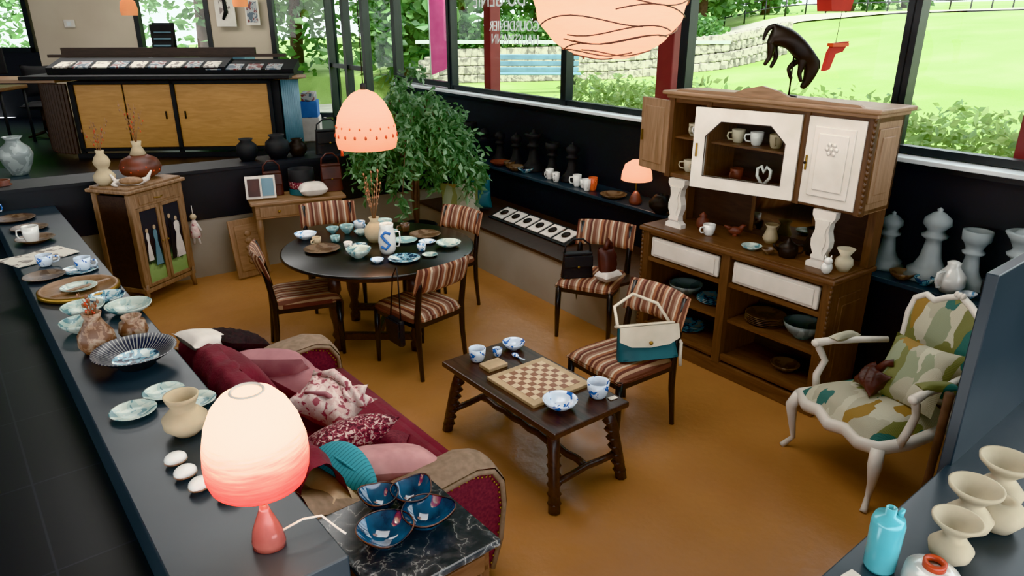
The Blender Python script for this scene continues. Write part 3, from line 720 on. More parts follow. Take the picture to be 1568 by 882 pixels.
b.box('oakh',(0,.225,.935),(1.60,.50,.035),bev=.010); b.box('oakh',(0,.23,.957),(1.56,.47,.012),bev=.004)
# flat shaped white pillars
sil=[(-.075,0),(.075,0),(.075,.03),(.045,.05),(.04,.09),(.06,.14),(.062,.18),(.045,.24),(.05,.29),(.075,.33),(.075,.365),(-.075,.365),(-.075,.33),(-.05,.29),(-.045,.24),(-.062,.18),(-.06,.14),(-.04,.09),(-.045,.05),(-.075,.03)]
for x in (-.57,.60):
    b.prism('white',sil,.055,T(x,.15,.963,90,0,0)); b.prism('white',[(p[0]*.6,.06+p[1]*.68) for p in sil],.008,T(x,.095,.963,90,0,0))
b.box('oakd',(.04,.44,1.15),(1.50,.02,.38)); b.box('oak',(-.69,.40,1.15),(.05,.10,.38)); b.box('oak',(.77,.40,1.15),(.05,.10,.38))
b.box('mirror',(.12,.425,1.14),(.45,.01,.26)); b.box('oak',(.12,.428,1.285),(.5,.02,.03)); b.box('oak',(-.12,.428,1.14),(.03,.02,.3)); b.box('oak',(.36,.428,1.14),(.03,.02,.3))
xL,xR,yF,yK,z0,z1=-.70,.80,.13,.46,1.33,1.90
b.box('oakh',((xL+xR)/2,(yF+yK)/2,z0+.015),(xR-xL,yK-yF,.03),bev=.004); b.box('oakh',((xL+xR)/2,(yF+yK)/2,z1-.015),(xR-xL,yK-yF,.03))
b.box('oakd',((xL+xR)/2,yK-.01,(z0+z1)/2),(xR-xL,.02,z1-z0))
for x in (xL+.012,xR-.012): b.box('oakl' if x>0 else 'oak',(x,(yF+yK)/2,(z0+z1)/2),(.024,yK-yF,z1-z0))
b.box('oakl',(xR+.004,(yF+yK)/2,(z0+z1)/2),(.012,.23,.44),bev=.005); b.box('oakl',(xR+.010,(yF+yK)/2,(z0+z1)/2),(.012,.15,.34),bev=.005)
for x in (-.36,.38): b.box('oak',(x,(yF+yK)/2,(z0+z1)/2),(.022,yK-yF-.02,z1-z0-.05)); b.box('oak',(x,yF,(z0+z1)/2),(.04,.02,z1-z0))
for x in (xL,xR): b.box('oak',(x-.01*(1 if x>0 else -1),yF,(z0+z1)/2),(.05,.03,z1-z0))
for k in range(17): b.ball('oak',(xR+.005,yF-.016,z0+.02+k*.034),(.012,.012,.018),n=6)
b.box('oakh',(-.0,.30,1.62),(1.45,.28,.015))
b.box('oaklh',((xL+xR)/2,(yF+yK)/2-.01,z1+.012),(xR-xL+.05,yK-yF+.05,.024),bev=.006); b.box('oaklh',((xL+xR)/2,(yF+yK)/2-.015,z1+.038),(xR-xL+.10,yK-yF+.09,.028),bev=.008)
b.prism('oaklh',[(-.66,0),(.74,0),(.70,.02),(.25,.03),(.17,.06),(.05,.085),(-.07,.06),(-.15,.03),(-.62,.02)],.03,T(0,yF,z1+.045,90,0,0))
b.box('white',(.585,yF-.012,(z0+z1)/2),(.36,.022,.53),bev=.004)
b.box('white',(.585,yF-.026,(z0+z1)/2),(.26,.012,.42),bev=.008); b.box('white',(.585,yF-.034,(z0+z1)/2),(.19,.010,.34),bev=.008)
for a in range(6): b.ball('white',(.585+.03*math.cos(a*1.047),yF-.042,1.70+.03*math.sin(a*1.047)),(.014,.006,.014),n=6)
b.ball('white',(.585,yF-.044,1.70),(.012,.008,.012),n=6)
b.box('brass',(.425,yF-.028,1.60),(.012,.01,.09),bev=.003); b.ball('metal',(.425,yF-.04,1.60),.009)
X=T(.36,yF-.012,0,0,0,0)@T(0,0,0,0,0,14)
wd=.70; h0,h1=z0+.015,z1-.02; cut=.10; fr=.085
inn=[(-wd+fr,h0+fr),(-fr,h0+fr),(-fr,h1-fr-cut),(-fr-cut,h1-fr),(-wd+fr+cut,h1-fr),(-wd+fr,h1-fr-cut)]
for p in [[(-wd,h0),(0,h0),(-fr,h0+fr),(-wd+fr,h0+fr)],[(0,h0),(0,h1),(-fr,h1-fr-cut),(-fr,h0+fr)],[(0,h1),(-fr-cut,h1-fr),(-fr,h1-fr-cut)],[(0,h1),(-wd,h1),(-wd+fr+cut,h1-fr),(-fr-cut,h1-fr)],[(-wd,h1),(-wd+fr,h1-fr-cut),(-wd+fr+cut,h1-fr)],[(-wd,h1),(-wd,h0),(-wd+fr,h0+fr),(-wd+fr,h1-fr-cut)]]:
    b.prism('white',p,.022,X@T(0,0,0,90,0,0))
b.tube('oakd',[(p[0],-.022,p[1]) for p in inn],.004,5,X=X,closed=True)
b.add([(p[0],-.01,p[1]) for p in inn],[(0,1,2,3,4,5)],'glass',False,X)
b.box('brass',(-wd+.03,-.028,1.6),(.012,.01,.09),X=X,bev=.003)
X2=T(xL,yF,0,0,0,-12)
b.box('oakl',(-.17,-.012,(z0+z1)/2),(.34,.022,.53),X=X2,bev=.003); b.box('oakl',(-.17,-.026,(z0+z1)/2),(.24,.010,.42),X=X2,bev=.006); b.box('brass',(-.31,-.03,1.6),(.012,.01,.08),X=X2)
b.done((1.475,4.625,0),-53.4,fix=True)
def CL(x,y,z):
    a=R(-53.4); return (1.475+x*math.cos(a)-y*math.sin(a),4.625+x*math.sin(a)+y*math.cos(a),z)
for x,y,z,m,r,h in ((-.5,.22,.43,'greyvase',.13,.08),(.42,.22,.14,'platebr',.10,.05),(.52,.20,.43,'greyvase',.13,.11)): bowl(m,CL(x,y,z),r,h)
b=B('plate_stack')
for k in range(5): b.lathe('platebr',platep(.14,.02),(0,0,k*.012))
b.done(CL(.22,.22,.43))
for x,z in ((-.25,.43),(-.45,.14)):
    b=B('plate_stack')
    for k in range(3): b.lathe('bdark',platep(.12,.02),(0,0,k*.012))
    b.done(CL(x,.24,z))
for x,z,m in ((-.58,1.628,'creamclay'),(-.50,1.628,'whitegl'),(-.60,1.36,'creamclay'),(-.5,1.36,'beige'),(-.2,1.628,'creamclay'),(-.05,1.628,'whitegl'),(.1,1.628,'beige'),(.22,1.628,'raku'),(-.18,1.36,'raku')):
    mug('mug',m,CL(x,.26,z),.045,.09,rz=random.uniform(150,260))
b=B('heart_figurine'); b.tube('whitegl',[(0,0,.01),(-.05,0,.07),(-.05,0,.12),(-.02,0,.14),(0,0,.10),(.02,0,.14),(.05,0,.12),(.05,0,.07),(0,0,.01)],.012,8); b.lathe('whitegl',[(0,0),(.04,0),(.03,.015),(0,.02)]); b.done(CL(.05,.24,1.36),-53)
zc=.963
pot('lidded_jar','raku',[(0,0),(.035,0),(.05,.03),(.045,.07),(.02,.09),(.03,.10),(.01,.12),(0,.13)],CL(-.42,.25,zc))
mug('mug','whitegl',CL(-.28,.15,zc),.045,.08,200)
b=B('bird_figurine'); b.ball('raku',(0,0,.04),(.05,.025,.03)); b.tube('raku',[(.03,0,.05),(.05,0,.08),(.07,0,.085)],[.02,.014,.004]); b.tube('raku',[(-.03,0,.05),(-.08,0,.07)],[.018,.006]); b.lathe('raku',[(0,0),(.02,0),(.01,.03),(0,.03)]); b.done(CL(-.15,.28,zc),-20)
pot('black_teapot','metal',[(0,0),(.05,0),(.065,.04),(.06,.08),(.03,.10),(.02,.11),(.012,.125),(0,.13)],CL(.36,.15,zc),extra=lambda b:(handle(b,'metal',.06,.02,.08,.04),b.tube('metal',[(-.05,0,.04),(-.09,0,.07),(-.10,0,.09)],[.015,.01,.008])))
pot('metal_vase','metal',[(0,0),(.03,0),(.045,.05),(.03,.1),(.04,.14),(.035,.14),(0,.1)],CL(.43,.32,zc),1.3)
bowl('plateb',CL(.12,.10,zc),.07,.03,'dish'); bowl('platebr',CL(.25,.10,zc),.045,.04)
pot('small_jug','beige',[(0,0),(.03,0),(.045,.03),(.03,.07),(.025,.09),(.04,.11),(.035,.11),(0,.06)],CL(.10,.34,zc),1.2)
b=B('white_owl_figurine'); b.ball('whitegl',(0,0,.04),(.035,.03,.042)); b.ball('whitegl',(0,-.01,.085),(.026,.024,.024)); b.tube('whitegl',[(-.015,0,.10),(-.02,0,.118)],[.008,.002]); b.tube('whitegl',[(.015,0,.10),(.02,0,.118)],[.008,.002]); b.done(CL(.70,.04,zc))
pot('pale_vase','creamclay',[(0,0),(.03,0),(.05,.04),(.045,.07),(.025,.09),(.05,.13),(.045,.13),(.018,.09),(0,.05)],CL(.73,.18,zc),1.1)

def skinfig(name,mat,verts,edges,radii,loc,rz,sub=2):
    me=bpy.data.meshes.new(name); me.from_pydata(verts,edges,[]); me.update()
    o=bpy.data.objects.new(name,me); bpy.context.collection.objects.link(o); me.materials.append(M[mat])
    sk=o.modifiers.new('skin','SKIN'); sk.use_smooth_shade=True
    for i,r in enumerate(radii): me.skin_vertices[0].data[i].radius=(r[0],r[1]) if hasattr(r,'__len__') else (r,r)
    me.skin_vertices[0].data[0].use_root=True
    ss=o.modifiers.new('sub','SUBSURF'); ss.levels=sub; ss.render_levels=sub
    o.location=loc; o.rotation_euler=(0,0,R(rz)); return o
V=[(-.10,0,.34),(-.02,0,.31),(.06,0,.25),(.11,0,.18),(.13,0,.11),(.10,0,.05),(.07,0,.01),
(-.13,.03,.27),(-.10,.03,.20),(-.13,.03,.13),(-.15,-.03,.28),(-.15,-.03,.20),(-.18,-.03,.15),
(.03,.03,.18),(-.02,.03,.13),(.01,.03,.06),(.05,-.03,.16),(.04,-.03,.10),(.06,-.03,.05),
(-.14,0,.39),(-.18,0,.37),(-.20,0,.30),(.155,.02,.14),(.155,-.02,.14)]
E=[(0,1),(1,2),(2,3),(3,4),(4,5),(5,6),(0,7),(7,8),(8,9),(0,10),(10,11),(11,12),(2,13),(13,14),(14,15),(2,16),(16,17),(17,18),(0,19),(19,20),(20,21),(4,22),(4,23)]
Rr=[.066,.062,.068,.048,.038,.030,.018,.030,.016,.012,.030,.016,.012,.026,.015,.012,.026,.015,.012,.016,.018,.008,.008,.008]
skinfig('horse_sculpture','metal',V,E,Rr,CL(.12,.30,2.0),-10)
b=B('sculpture_rod'); b.tube('metal',[(0,0,0),(0,0,.30)],.006,6); b.lathe('metal',[(0,0),(.05,0),(.05,.012),(0,.015)]); b.done(CL(.12,.30,1.955))
b=B('hanging_red_lantern'); b.prism('redpap',[(-.10,.10),(.10,.10),(.07,-.03),(-.07,-.03)],.12,T(0,.06,0,90,0,0)); b.tube('blackm',[(0,0,.1),(0,0,1.6)],.003,5); b.prism('redgl',[(-.11,.10),(.11,.10),(.11,.12),(-.11,.12)],.14,T(0,.07,0,90,0,0)); b.done((1.93,4.55,2.50),20)
b=B('hanging_red_bird'); b.prism('redpap',[(-.02,.05),(.09,.06),(.05,.0),(.0,-.01),(-.03,-.10),(-.07,-.11),(-.05,-.0)],.03,T(0,.015,0,90,0,0)); b.tube('blackm',[(0,0,.05),(.02,0,.36)],.002,5); b.box('redgl',(.02,0,.04),(.12,.05,.02)); b.done((1.95,4.5,2.24),20)

# ------------------------------------------------------------------ ARMCHAIR
b=B('louis_armchair')
Wc='white'
for sx in (-1,1):
    b.tube(Wc,[(sx*.30,-.30,.36),(sx*.325,-.325,.28),(sx*.315,-.31,.16),(sx*.30,-.30,.07),(sx*.325,-.335,.015),(sx*.33,-.345,0)],[.035,.036,.022,.015,.018,.02],10)
    b.tube(Wc,[(sx*.24,.24,.36),(sx*.25,.27,.2),(sx*.26,.34,0)],[.028,.022,.014],8)
    b.tube(Wc,[(sx*.31,-.18,.36),(sx*.335,-.17,.45),(sx*.33,-.13,.54),(sx*.35,-.17,.62),(sx*.35,-.19,.655),(sx*.33,-.10,.665),(sx*.30,.08,.66),(sx*.255,.23,.66)],[.022,.022,.020,.022,.028,.022,.02,.018],10)
    b.pillow('leaff',.06,.22,.05,T(sx*.325,-.02,.685,-3,0,-sx*12))
    b.ball(Wc,(sx*.352,-.20,.652),(.028,.02,.022))
rail=[(-.30,-.30,.36),(-.2,-.335,.345),(-.1,-.33,.365),(0,-.35,.34),(.1,-.33,.365),(.2,-.335,.345),(.30,-.30,.36),(.30,-.1,.35),(.27,.1,.355),(.24,.25,.36),(-.24,.25,.36),(-.27,.1,.355),(-.30,-.1,.35)]
b.tube(Wc,rail,.032,8,closed=True,flat=1.2)
def seat(u,v):
    a=2*u-1;c=2*v-1; w=.30-.03*(c+1)
    h=max(0,1-abs(a)**4)**.5*max(0,1-abs(c)**4)**.5
    return (a*w,-.03+c*.29-.02*(1-a*a)*(c<0),.37+.11*h)
b.surf('leaff',seat,18,18)
X=T(0,.25,.36,-14,0,0)
ol=[(-.20,.10),(-.235,.22),(-.25,.36),(-.27,.47),(-.26,.56),(-.20,.60),(-.14,.585),(-.07,.63),(0,.66),(.07,.63),(.14,.585),(.20,.60),(.26,.56),(.27,.47),(.25,.36),(.235,.22),(.20,.10),(.08,.075),(0,.09),(-.08,.075)]
b.tube(Wc,[(x,0,z) for x,z in ol],.020,8,X=X,closed=True)
for sx in (-1,1): b.tube(Wc,[(sx*.23,0,-.02),(sx*.2,0,.1)],.022,8,X=X)
for k in (-.02,0,.02): b.ball(Wc,(k,-.015,.665),(.016,.014,.02),X=X,n=8)
def bp(u,v,o):
    t=u*len(ol); i=int(t)%len(ol); f=t-int(t); p=ol[i];q=ol[(i+1)%len(ol)]
    x=p[0]*(1-f)+q[0]*f; z=p[1]*(1-f)+q[1]*f
    return (x*v*.96,o*.04*math.sqrt(max(0,1-v*v))+o*.004,.36+(z-.36)*v*.96)
b.surf('leaff',lambda u,v:bp(u,v,-1),40,8,X=X,cu=True); b.surf('leaff',lambda u,v:bp(u,v,1),40,8,X=X,cu=True)
b.done((2.07,3.475,0),287.6)
def AC(x,y,z):
    a=R(287.6); return (2.07+x*math.cos(a)-y*math.sin(a),3.475+x*math.sin(a)+y*math.cos(a),z)
b=B('leaf_cushion'); b.pillow('leaff',.38,.38,.14); b.done(AC(.08,.09,.62),rot=(52,0,287.6+14))
b=B('leather_pouch'); b.pillow('leather',.20,.17,.10,wr=.3,pinch=.25); b.tube('leather',[(-.02,.06,.0),(0,.11,.02),(.02,.14,.0)],[.03,.018,.025],8); b.done(AC(-.04,-.06,.55),rot=(50,0,270))
b=B('walking_stick'); b.tube('bark',[(2.06,2.97,0),(2.05,2.93,.3),(2.04,2.91,.55),(2.02,2.88,.80)],[.018,.019,.02,.022],7); b.done()

# ------------------------------------------------------------------ VITRINE
b=B('vitrine_cabinet')
w,d,h=.62,.42,1.05
for x in (-w/2+.025,w/2-.025):
    for y in (-d/2+.025,d/2-.025):
        b.tube('vitr',[(x*1.04,y*1.04,0),(x,y,.10),(x,y,.2)],[.018,.024,.03],6); b.box('vitr',(x,y,.60),(.05,.05,.84),bev=.006)
b.box('vitr',(0,0,.14),(w,d,.04),bev=.006); b.box('vitr',(0,0,h-.005),(w+.06,d+.05,.03),bev=.008); b.box('vitr',(0,0,h+.02),(w+.0,d+.0,.02),bev=.005)
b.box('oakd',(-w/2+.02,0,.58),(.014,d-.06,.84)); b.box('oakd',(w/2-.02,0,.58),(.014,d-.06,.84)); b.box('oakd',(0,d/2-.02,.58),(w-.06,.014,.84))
b.box('vitr',(0,-d/2+.02,.955),(w-.08,.03,.13),bev=.004); b.box('vitr',(0,-d/2+.0,.955),(w-.2,.012,.08),bev=.004); b.tube('brass',[(-.05,-d/2-.012,.955),(0,-d/2-.025,.945),(.05,-d/2-.012,.955)],.005,6)
for sx in (-1,1):
    xm=sx*.135
    b.box('paint',(xm,-d/2+.015,.53),(.20,.01,.66))
    for xx in (xm-.115,xm+.115): b.box('vitr',(xx,-d/2+.01,.53),(.032,.026,.72),bev=.003)
    for zz in (.185,.875): b.box('vitr',(xm,-d/2+.01,zz),(.26,.026,.03),bev=.003)
    b.ball('brass',(sx*.03,-d/2-.012,.55),.009)
def fig(x,dress,body,hgt=.5,wd=.06,z0=.34):
    Y=-d/2+.010
    b.prism(dress,[(x-wd,z0),(x+wd,z0),(x+wd*.75,z0+hgt*.3),(x+wd*.35,z0+hgt*.58),(x+wd*.55,z0+hgt*.72),(x+wd*.5,z0+hgt*.82),(x+.01,z0+hgt*.86),(x-.01,z0+hgt*.86),(x-wd*.5,z0+hgt*.82),(x-wd*.55,z0+hgt*.7),(x-wd*.3,z0+hgt*.58),(x-wd*.7,z0+hgt*.3)],.003,T(0,Y,0,90,0,0))
    b.prism(body,[(x+.016*math.cos(k*.785),z0+hgt*.92+.022*math.sin(k*.785)) for k in range(8)],.003,T(0,Y,0,90,0,0))
fig(.175,'whitec','beigec',.40); fig(.10,'blackm','beigec',.44,.035); fig(-.09,'bluegrey','beigec',.38,.04); fig(-.18,'whitec','beigec',.3,.03,.40)
b.done((-3.38,6.28,0),72,fix=True)
b=B('hanging_doll'); b.tube('whitec',[(0,0,.22),(.0,0,.30)],.004,5); b.lathe('floral',[(0,-.02),(.05,-.01),(.045,.05),(.025,.14),(.015,.16),(0,.16)]); b.ball('beige',(0,0,.19),.03); b.tube('whitec',[(-.06,0,.05),(-.02,0,.13),(.02,0,.13),(.06,0,.05)],.012,6); b.tube('whitec',[(.02,0,0),(.03,0,-.08)],.012,6); b.tube('whitec',[(-.02,0,0),(-.03,0,-.08)],.012,6); b.done((-3.05,6.56,.48),0)
zt=1.08
pot('gourd_vase','beige',[(0,0),(.05,0),(.085,.04),(.09,.08),(.06,.12),(.04,.14),(.06,.17),(.07,.20),(.055,.24),(.03,.27),(.035,.30),(.025,.30),(.018,.27),(0,.2)],(-3.55,6.10,zt),1.0)
b=B('round_lidded_vase'); b.lathe('raku',[(0,0),(.08,0),(.16,.05),(.178,.11),(.15,.17),(.07,.21),(0,.21)]); b.lathe('beige',[(.03,.20),(.07,.215),(.05,.26),(.035,.29),(.045,.33),(.035,.33),(.02,.28),(0,.25)])
for k in range(16):
    a=k*.39; b.ball('redgl',(.168*math.cos(a),.168*math.sin(a),.08+.02*(k%3)),.010,n=6)
b.done((-3.38,6.40,zt))
b=B('horn_ornament'); b.tube('whitec',[(-.16,0,.10),(-.13,0,.04),(-.05,0,.02),(.05,0,.02),(.13,0,.05),(.17,0,.12)],[.008,.02,.03,.03,.02,.006],10); b.ball('oakl',(0,-.02,.04),(.10,.05,.035)); b.tube('whitec',[(-.12,-.02,.03),(-.14,-.06,-.02+.04),(-.10,-.08,.012)],[.02,.014,.01],8); b.done((-3.32,6.10,zt),15)
def twigs(loc,n,h,seed,spread=.12,mt='twig'):
    b=B('dried_branches'); rd=random.Random(seed)
    for i in range(n):
        a=rd.random()*6.28; q=spread*rd.random(); hh=h*(.6+.4*rd.random())
        b.tube(mt,[(0,0,0),(q*.3*math.cos(a),q*.3*math.sin(a),hh*.4),(q*math.cos(a),q*math.sin(a),hh)],[.003,.002,.001],4)
        for k in range(6):
            f=.4+.1*k; p=(q*f*math.cos(a)+rd.uniform(-.02,.02),q*f*math.sin(a)+rd.uniform(-.02,.02),hh*f)
            b.ball('redgl' if k%3==0 else mt,p,(.007,.007,.012),n=6)
    return b.done(loc)
twigs((-3.55,6.10,zt+.26),5,.32,3,.16); twigs((-3.38,6.40,zt+.30),6,.42,5,.12)

# ------------------------------------------------------------------ CONSOLE etc
b=B('console_table')
b.box('oaklh',(0,0,.765),(.92,.42,.03),bev=.006); b.box('oaklh',(0,0,.68),(.84,.36,.14),bev=.004)
for x in (-.2,.2): b.box('oakl',(x,-.185,.68),(.36,.014,.10),bev=.004); b.ball('brass',(x,-.20,.68),.014)
for x in (-.39,.39):
    for y in (-.15,.15): b.lathe('oakl',[(0,0),(.02,0),(.025,.03),(.018,.06),(.03,.2),(.022,.4),(.032,.5),(.028,.61),(0,.61)],(x,y,0),12)
b.done((-2.18,7.00,0),25)
b=B('cabinet_door_panel'); b.box('oakl',(0,0,.30),(.34,.022,.58),bev=.004); b.box('oaklh',(0,-.014,.30),(.24,.012,.46),bev=.006)
for k in range(5): b.ball('oakl',(0,-.024,.16+k*.07),(.05-.006*abs(k-2),.008,.03),n=8)
b.done((-2.60,6.74,.004),rot=(-10,0,44))
def bag(name,mat,loc,w,h,d,rz,mat2=None,strap=.12,flap=.5):
    b=B(name)
    def f(u,v):
        a=u*2*math.pi; k=1-.35*v
        return (math.copysign(abs(math.cos(a))**.5,math.cos(a))*w/2*(1-.12*v),math.copysign(abs(math.sin(a))**.6,math.sin(a))*d/2*k,h*v)
    b.surf(mat,f,28,8,cu=True); b.pillow(mat,w*.9,d*.7,.02,T(0,0,h)); b.pillow(mat,w*.98,d*.98,.02,T(0,0,.01))
    m2=mat2 or mat
    b.box(m2,(0,-d*.42,h*(.97-flap/2)),(w*.90,.018,h*flap),bev=.008,rx=-8); b.box(m2,(0,-d*.05,h+.006),(w*.88,d*.72,.02),bev=.008); b.ball('brass',(0,-d*.50,h*(1-flap)),.012)
    if strap: b.tube(m2,[(-w*.42,0,h*.9),(-w*.38,0,h+strap*.6),(-w*.15,0,h+strap),(w*.15,0,h+strap),(w*.38,0,h+strap*.6),(w*.42,0,h*.9)],.008,6)
    return b.done(loc,rz)
bag('handbag','leather',(-2.40,7.00,.785),.20,.22,.10,25)
b=B('photo_frames')
for x,m in ((-.07,'leather'),(.06,'bluegrey')): b.box('whitec',(x,0,.12),(.15,.02,.22),rx=-14,rz=-8); b.box(m,(x,-.014,.12),(.11,.01,.17),rx=-14,rz=-8)
b.done((-2.45,6.80,.785),25)
b=B('fabric_basket'); b.lathe('patt',[(0,0),(.11,0),(.13,.12),(.13,.13)],(0,0,0)); b.lathe('tleather',[(.132,.0),(.133,.06)],(0,0,0)); b.lathe('blackm',[(.13,.13),(.125,.25),(.12,.25),(.11,.05)],(0,0,0)); b.done((-2.13,7.08,.785))
b=B('folded_cloth'); b.pillow('whitec',.28,.2,.14,T(0,0,.07),pinch=.03); b.done((-1.99,6.96,.785),25)
bag('handbag','leather',(-1.86,7.20,.785),.22,.26,.10,25)
for (x,y,w,h,m) in ((-2.72,7.28,.11,.22,'blackm'),(-2.45,7.42,.13,.24,'blackm'),(-2.28,7.55,.10,.18,'metal')):
    pot('black_vase',m,[(0,0),(.6*w,0),(w,.35*h),(w*.9,.7*h),(.5*w,.88*h),(.65*w,h),(.58*w,h),(0,.5*h)],(x,y,1.082))
bag('handbag','blackm',(-1.98,7.70,1.082),.30,.24,.12,30)

# ------------------------------------------------------------------ PLANT
b=B('potted_ficus')
b.lathe('blackm',[(0,0),(.16,0),(.21,.36),(.22,.38),(.20,.38),(.18,.34),(0,.33)]); b.lathe('soil',[(0,.345),(.18,.345)])
rd=random.Random(11)
cl=[]
for k in range(4): b.tube('bark',[(0,0,.33),(.03*math.cos(k*1.6),.03*math.sin(k*1.6),.7),(.05*math.cos(k*1.6+1),.05*math.sin(k*1.6+1),1.15)],[.02,.017,.012],7)
for i in range(38):
    a=rd.random()*6.28; q=.14+.46*rd.random(); zt_=1.27+.55*rd.random()*(1-q*.6); 
    tip=(q*1.15*math.cos(a),q*1.15*math.sin(a),zt_-.25-.38*rd.random())
    b.tube('bark',[(0,0,1.0),(q*.6*math.cos(a),q*.6*math.sin(a),zt_),tip],[.009,.006,.003],5)
    cl.append((q*.7*math.cos(a),q*.7*math.sin(a),zt_-.03,.16)); cl.append((tip[0],tip[1],tip[2],.12,.22)); cl.append(((tip[0]+q*.6*math.cos(a))/2,(tip[1]+q*.6*math.sin(a))/2,(tip[2]+zt_)/2,.14))
for z_ in (1.75,1.85,1.95): cl.append((rd.uniform(-.12,.12),rd.uniform(-.1,.1),z_,.13))
b.leaves('leaf',cl,6800,.088,4,droop=.9,asp=.42,shell=.2)
b.done((-1.02,7.33,0))
b=B('leaf_cushion'); b.pillow('leaff',.42,.36,.14); b.done((-.55,7.35,.66),rot=(65,0,10))
b=B('backpack'); b.pillow('tleather',.28,.36,.16,T(0,0,.2,80,0,0)); b.pillow('tleather',.2,.18,.08,T(0,-.09,.13,80,0,0)); b.tube('tleather',[(-.05,.03,.36),(0,.03,.41),(.05,.03,.36)],.01,6); b.done((-.36,7.65,.463),20)

# ------------------------------------------------------------------ shelf & window side items
zs=.852
for (x,y,m,r,h) in ((.40,7.44,'whitegl',.045,.11),(.46,7.30,'whitegl',.04,.10),(.66,7.08,'shell',.045,.12),(.72,7.00,'whitegl',.04,.09),(.80,6.90,'orange',.045,.13),(.74,6.88,'shell',.04,.12)): mug('mug',m,(x,y,zs),r,h,rz=random.uniform(0,360))
bowl('platebr',(.96,6.58,zs),.13,.04); bowl('platebr',(.04,7.92,zs),.11,.05); bowl('bdark',(.15,7.80,zs),.09,.05); bowl('raku',(-.14,8.22,zs),.12,.05); bowl('platebr',(-.03,8.1,zs),.07,.07)
pot('round_vase_dark','metal',[(0,0),(.04,0),(.10,.06),(.105,.1),(.06,.16),(.04,.17),(.03,.17),(0,.1)],(1.29,5.98,zs))
b=B('shelf_lamp'); b.lathe('raku',[(0,0),(.05,0),(.06,.03),(.035,.09),(.012,.12),(0,.12)]); b.tube('brass',[(0,0,.1),(0,0,.3)],.006,6)
b.lathe('lampD',[(.13,.22),(.14,.225),(.135,.28),(.11,.36),(.05,.40),(0,.40)],(0,0,0),28); b.done((1.13,6.34,zs)); plight('bulb_shelf_lamp',(1.13,6.34,zs+.28),2,(1,.85,.7),.03)
b=B('card_display_tray')
b.box('blackm',(0,0,.03),(1.30,.26,.02),rx=18)
for k in range(6):
    b.box('whitec',(-.52+k*.208,-.004,.045),(.17,.20,.008),rx=18); b.lathe('metal',[(0,0),(.045,0),(.045,.008),(.03,.012),(0,.012)],X=T(-.52+k*.208,-.004,.052,18,0,0))
b.done((.22,6.86,.475),-55.5)
def pawnp(H,kind):
    k=H
    P=[(0,0),(.30,0),(.31,.05),(.26,.09),(.27,.13),(.20,.18),(.14,.30),(.11,.48),(.10,.56),(.16,.60),(.17,.63),(.12,.66)]
    if kind=='pawn': P+=[(.11,.70),(.17,.78),(.175,.86),(.12,.95),(0,1.0)]
    elif kind=='rook': P+=[(.13,.70),(.17,.78),(.21,.82),(.22,.98),(.16,.98),(.15,.90),(0,.90)]
    elif kind=='queen': P+=[(.11,.70),(.16,.80),(.23,.90),(.19,.92),(.14,.88),(.10,.93),(.05,.95),(.04,1.0),(0,1.02)]
    else: P+=[(.11,.70),(.18,.78),(.17,.86),(.08,.94),(.03,.96),(.04,.99),(0,1.02)]
    return [(r*k,z*k) for r,z in P]
for s,H,kd in ((2.32,.38,'bishop'),(2.04,.46,'bishop'),(1.80,.38,'rook'),(1.55,.46,'queen'),(1.28,.40,'pawn')):
    pot('giant_chess_piece','greyw',pawnp(H,kd),FW(4.67,s,zs))
for i,(H,kd) in enumerate(((.40,'bishop'),(.36,'rook'),(.45,'queen'),(.38,'bishop'),(.36,'pawn'),(.36,'pawn'),(.4,'rook'))):
    pot('giant_chess_piece','blackm',pawnp(H,kd),FW(4.68,5.7+i*.34,zs))
bowl('platebr',FW(4.52,2.12,zs),.08,.05); bowl('bdark',FW(4.52,1.98,zs),.06,.05); mug('mug','blackm',FW(4.52,1.60,zs),.06,.14,40)
pot('white_teapot','whitegl',[(0,0),(.05,0),(.085,.05),(.08,.11),(.045,.15),(.035,.17),(.04,.19),(.02,.20),(0,.205)],FW(4.52,1.83,zs),extra=lambda b:(handle(b,'whitegl',.075,.04,.14,.045,.008),b.tube('whitegl',[(-.07,0,.07),(-.11,0,.10),(-.13,0,.15)],[.018,.013,.01])),rz=200)
bowl('bwl',FW(4.50,1.71,zs),.05,.035)

# bags on chairs
bag('shoulder_bag','blackm',(.52,5.34,.50),.26,.19,.10,10)
b=B('animal_pouch'); b.pillow('leather',.16,.26,.12,T(0,0,.16,80,0,0)); b.pillow('whitec',.2,.14,.10,T(.0,-.02,.06)); b.tube('leather',[(-.03,0,.27),(0,0,.34),(.04,0,.27)],.02,8); b.done((.74,5.22,.50),40)
b=B('two_tone_bag')
def f2(u,v):
    a=u*2*math.pi
    return (math.copysign(abs(math.cos(a))**.45,math.cos(a))*.19*(1-.10*v),math.copysign(abs(math.sin(a))**.6,math.sin(a))*.075*(1-.5*v),.20*v)
b.surf('tleather',f2,32,8,cu=True); b.pillow('tleather',.36,.14,.03,T(0,0,.01))
b.prism('wleather',[(-.185,.205),(.185,.205),(.19,.12),(.12,.085),(0,.075),(-.12,.085),(-.19,.12)],.014,T(0,-.052,.0,97,0,0)@T(0,0,0)); b.box('wleather',(0,-.005,.208),(.36,.10,.018),bev=.008); b.ball('brass',(0,-.085,.10),.012)
b.tube('wleather',[(-.17,0,.2),(-.16,.06,.33),(-.02,.10,.40),(.12,.06,.33),(.17,0,.2)],.011,6); b.tube('wleather',[(.19,0,.16),(.215,-.03,.08),(.205,-.02,0),(.21,0,-.06)],.012,6); b.done((.82,3.86,.495),rot=(-22,0,12))
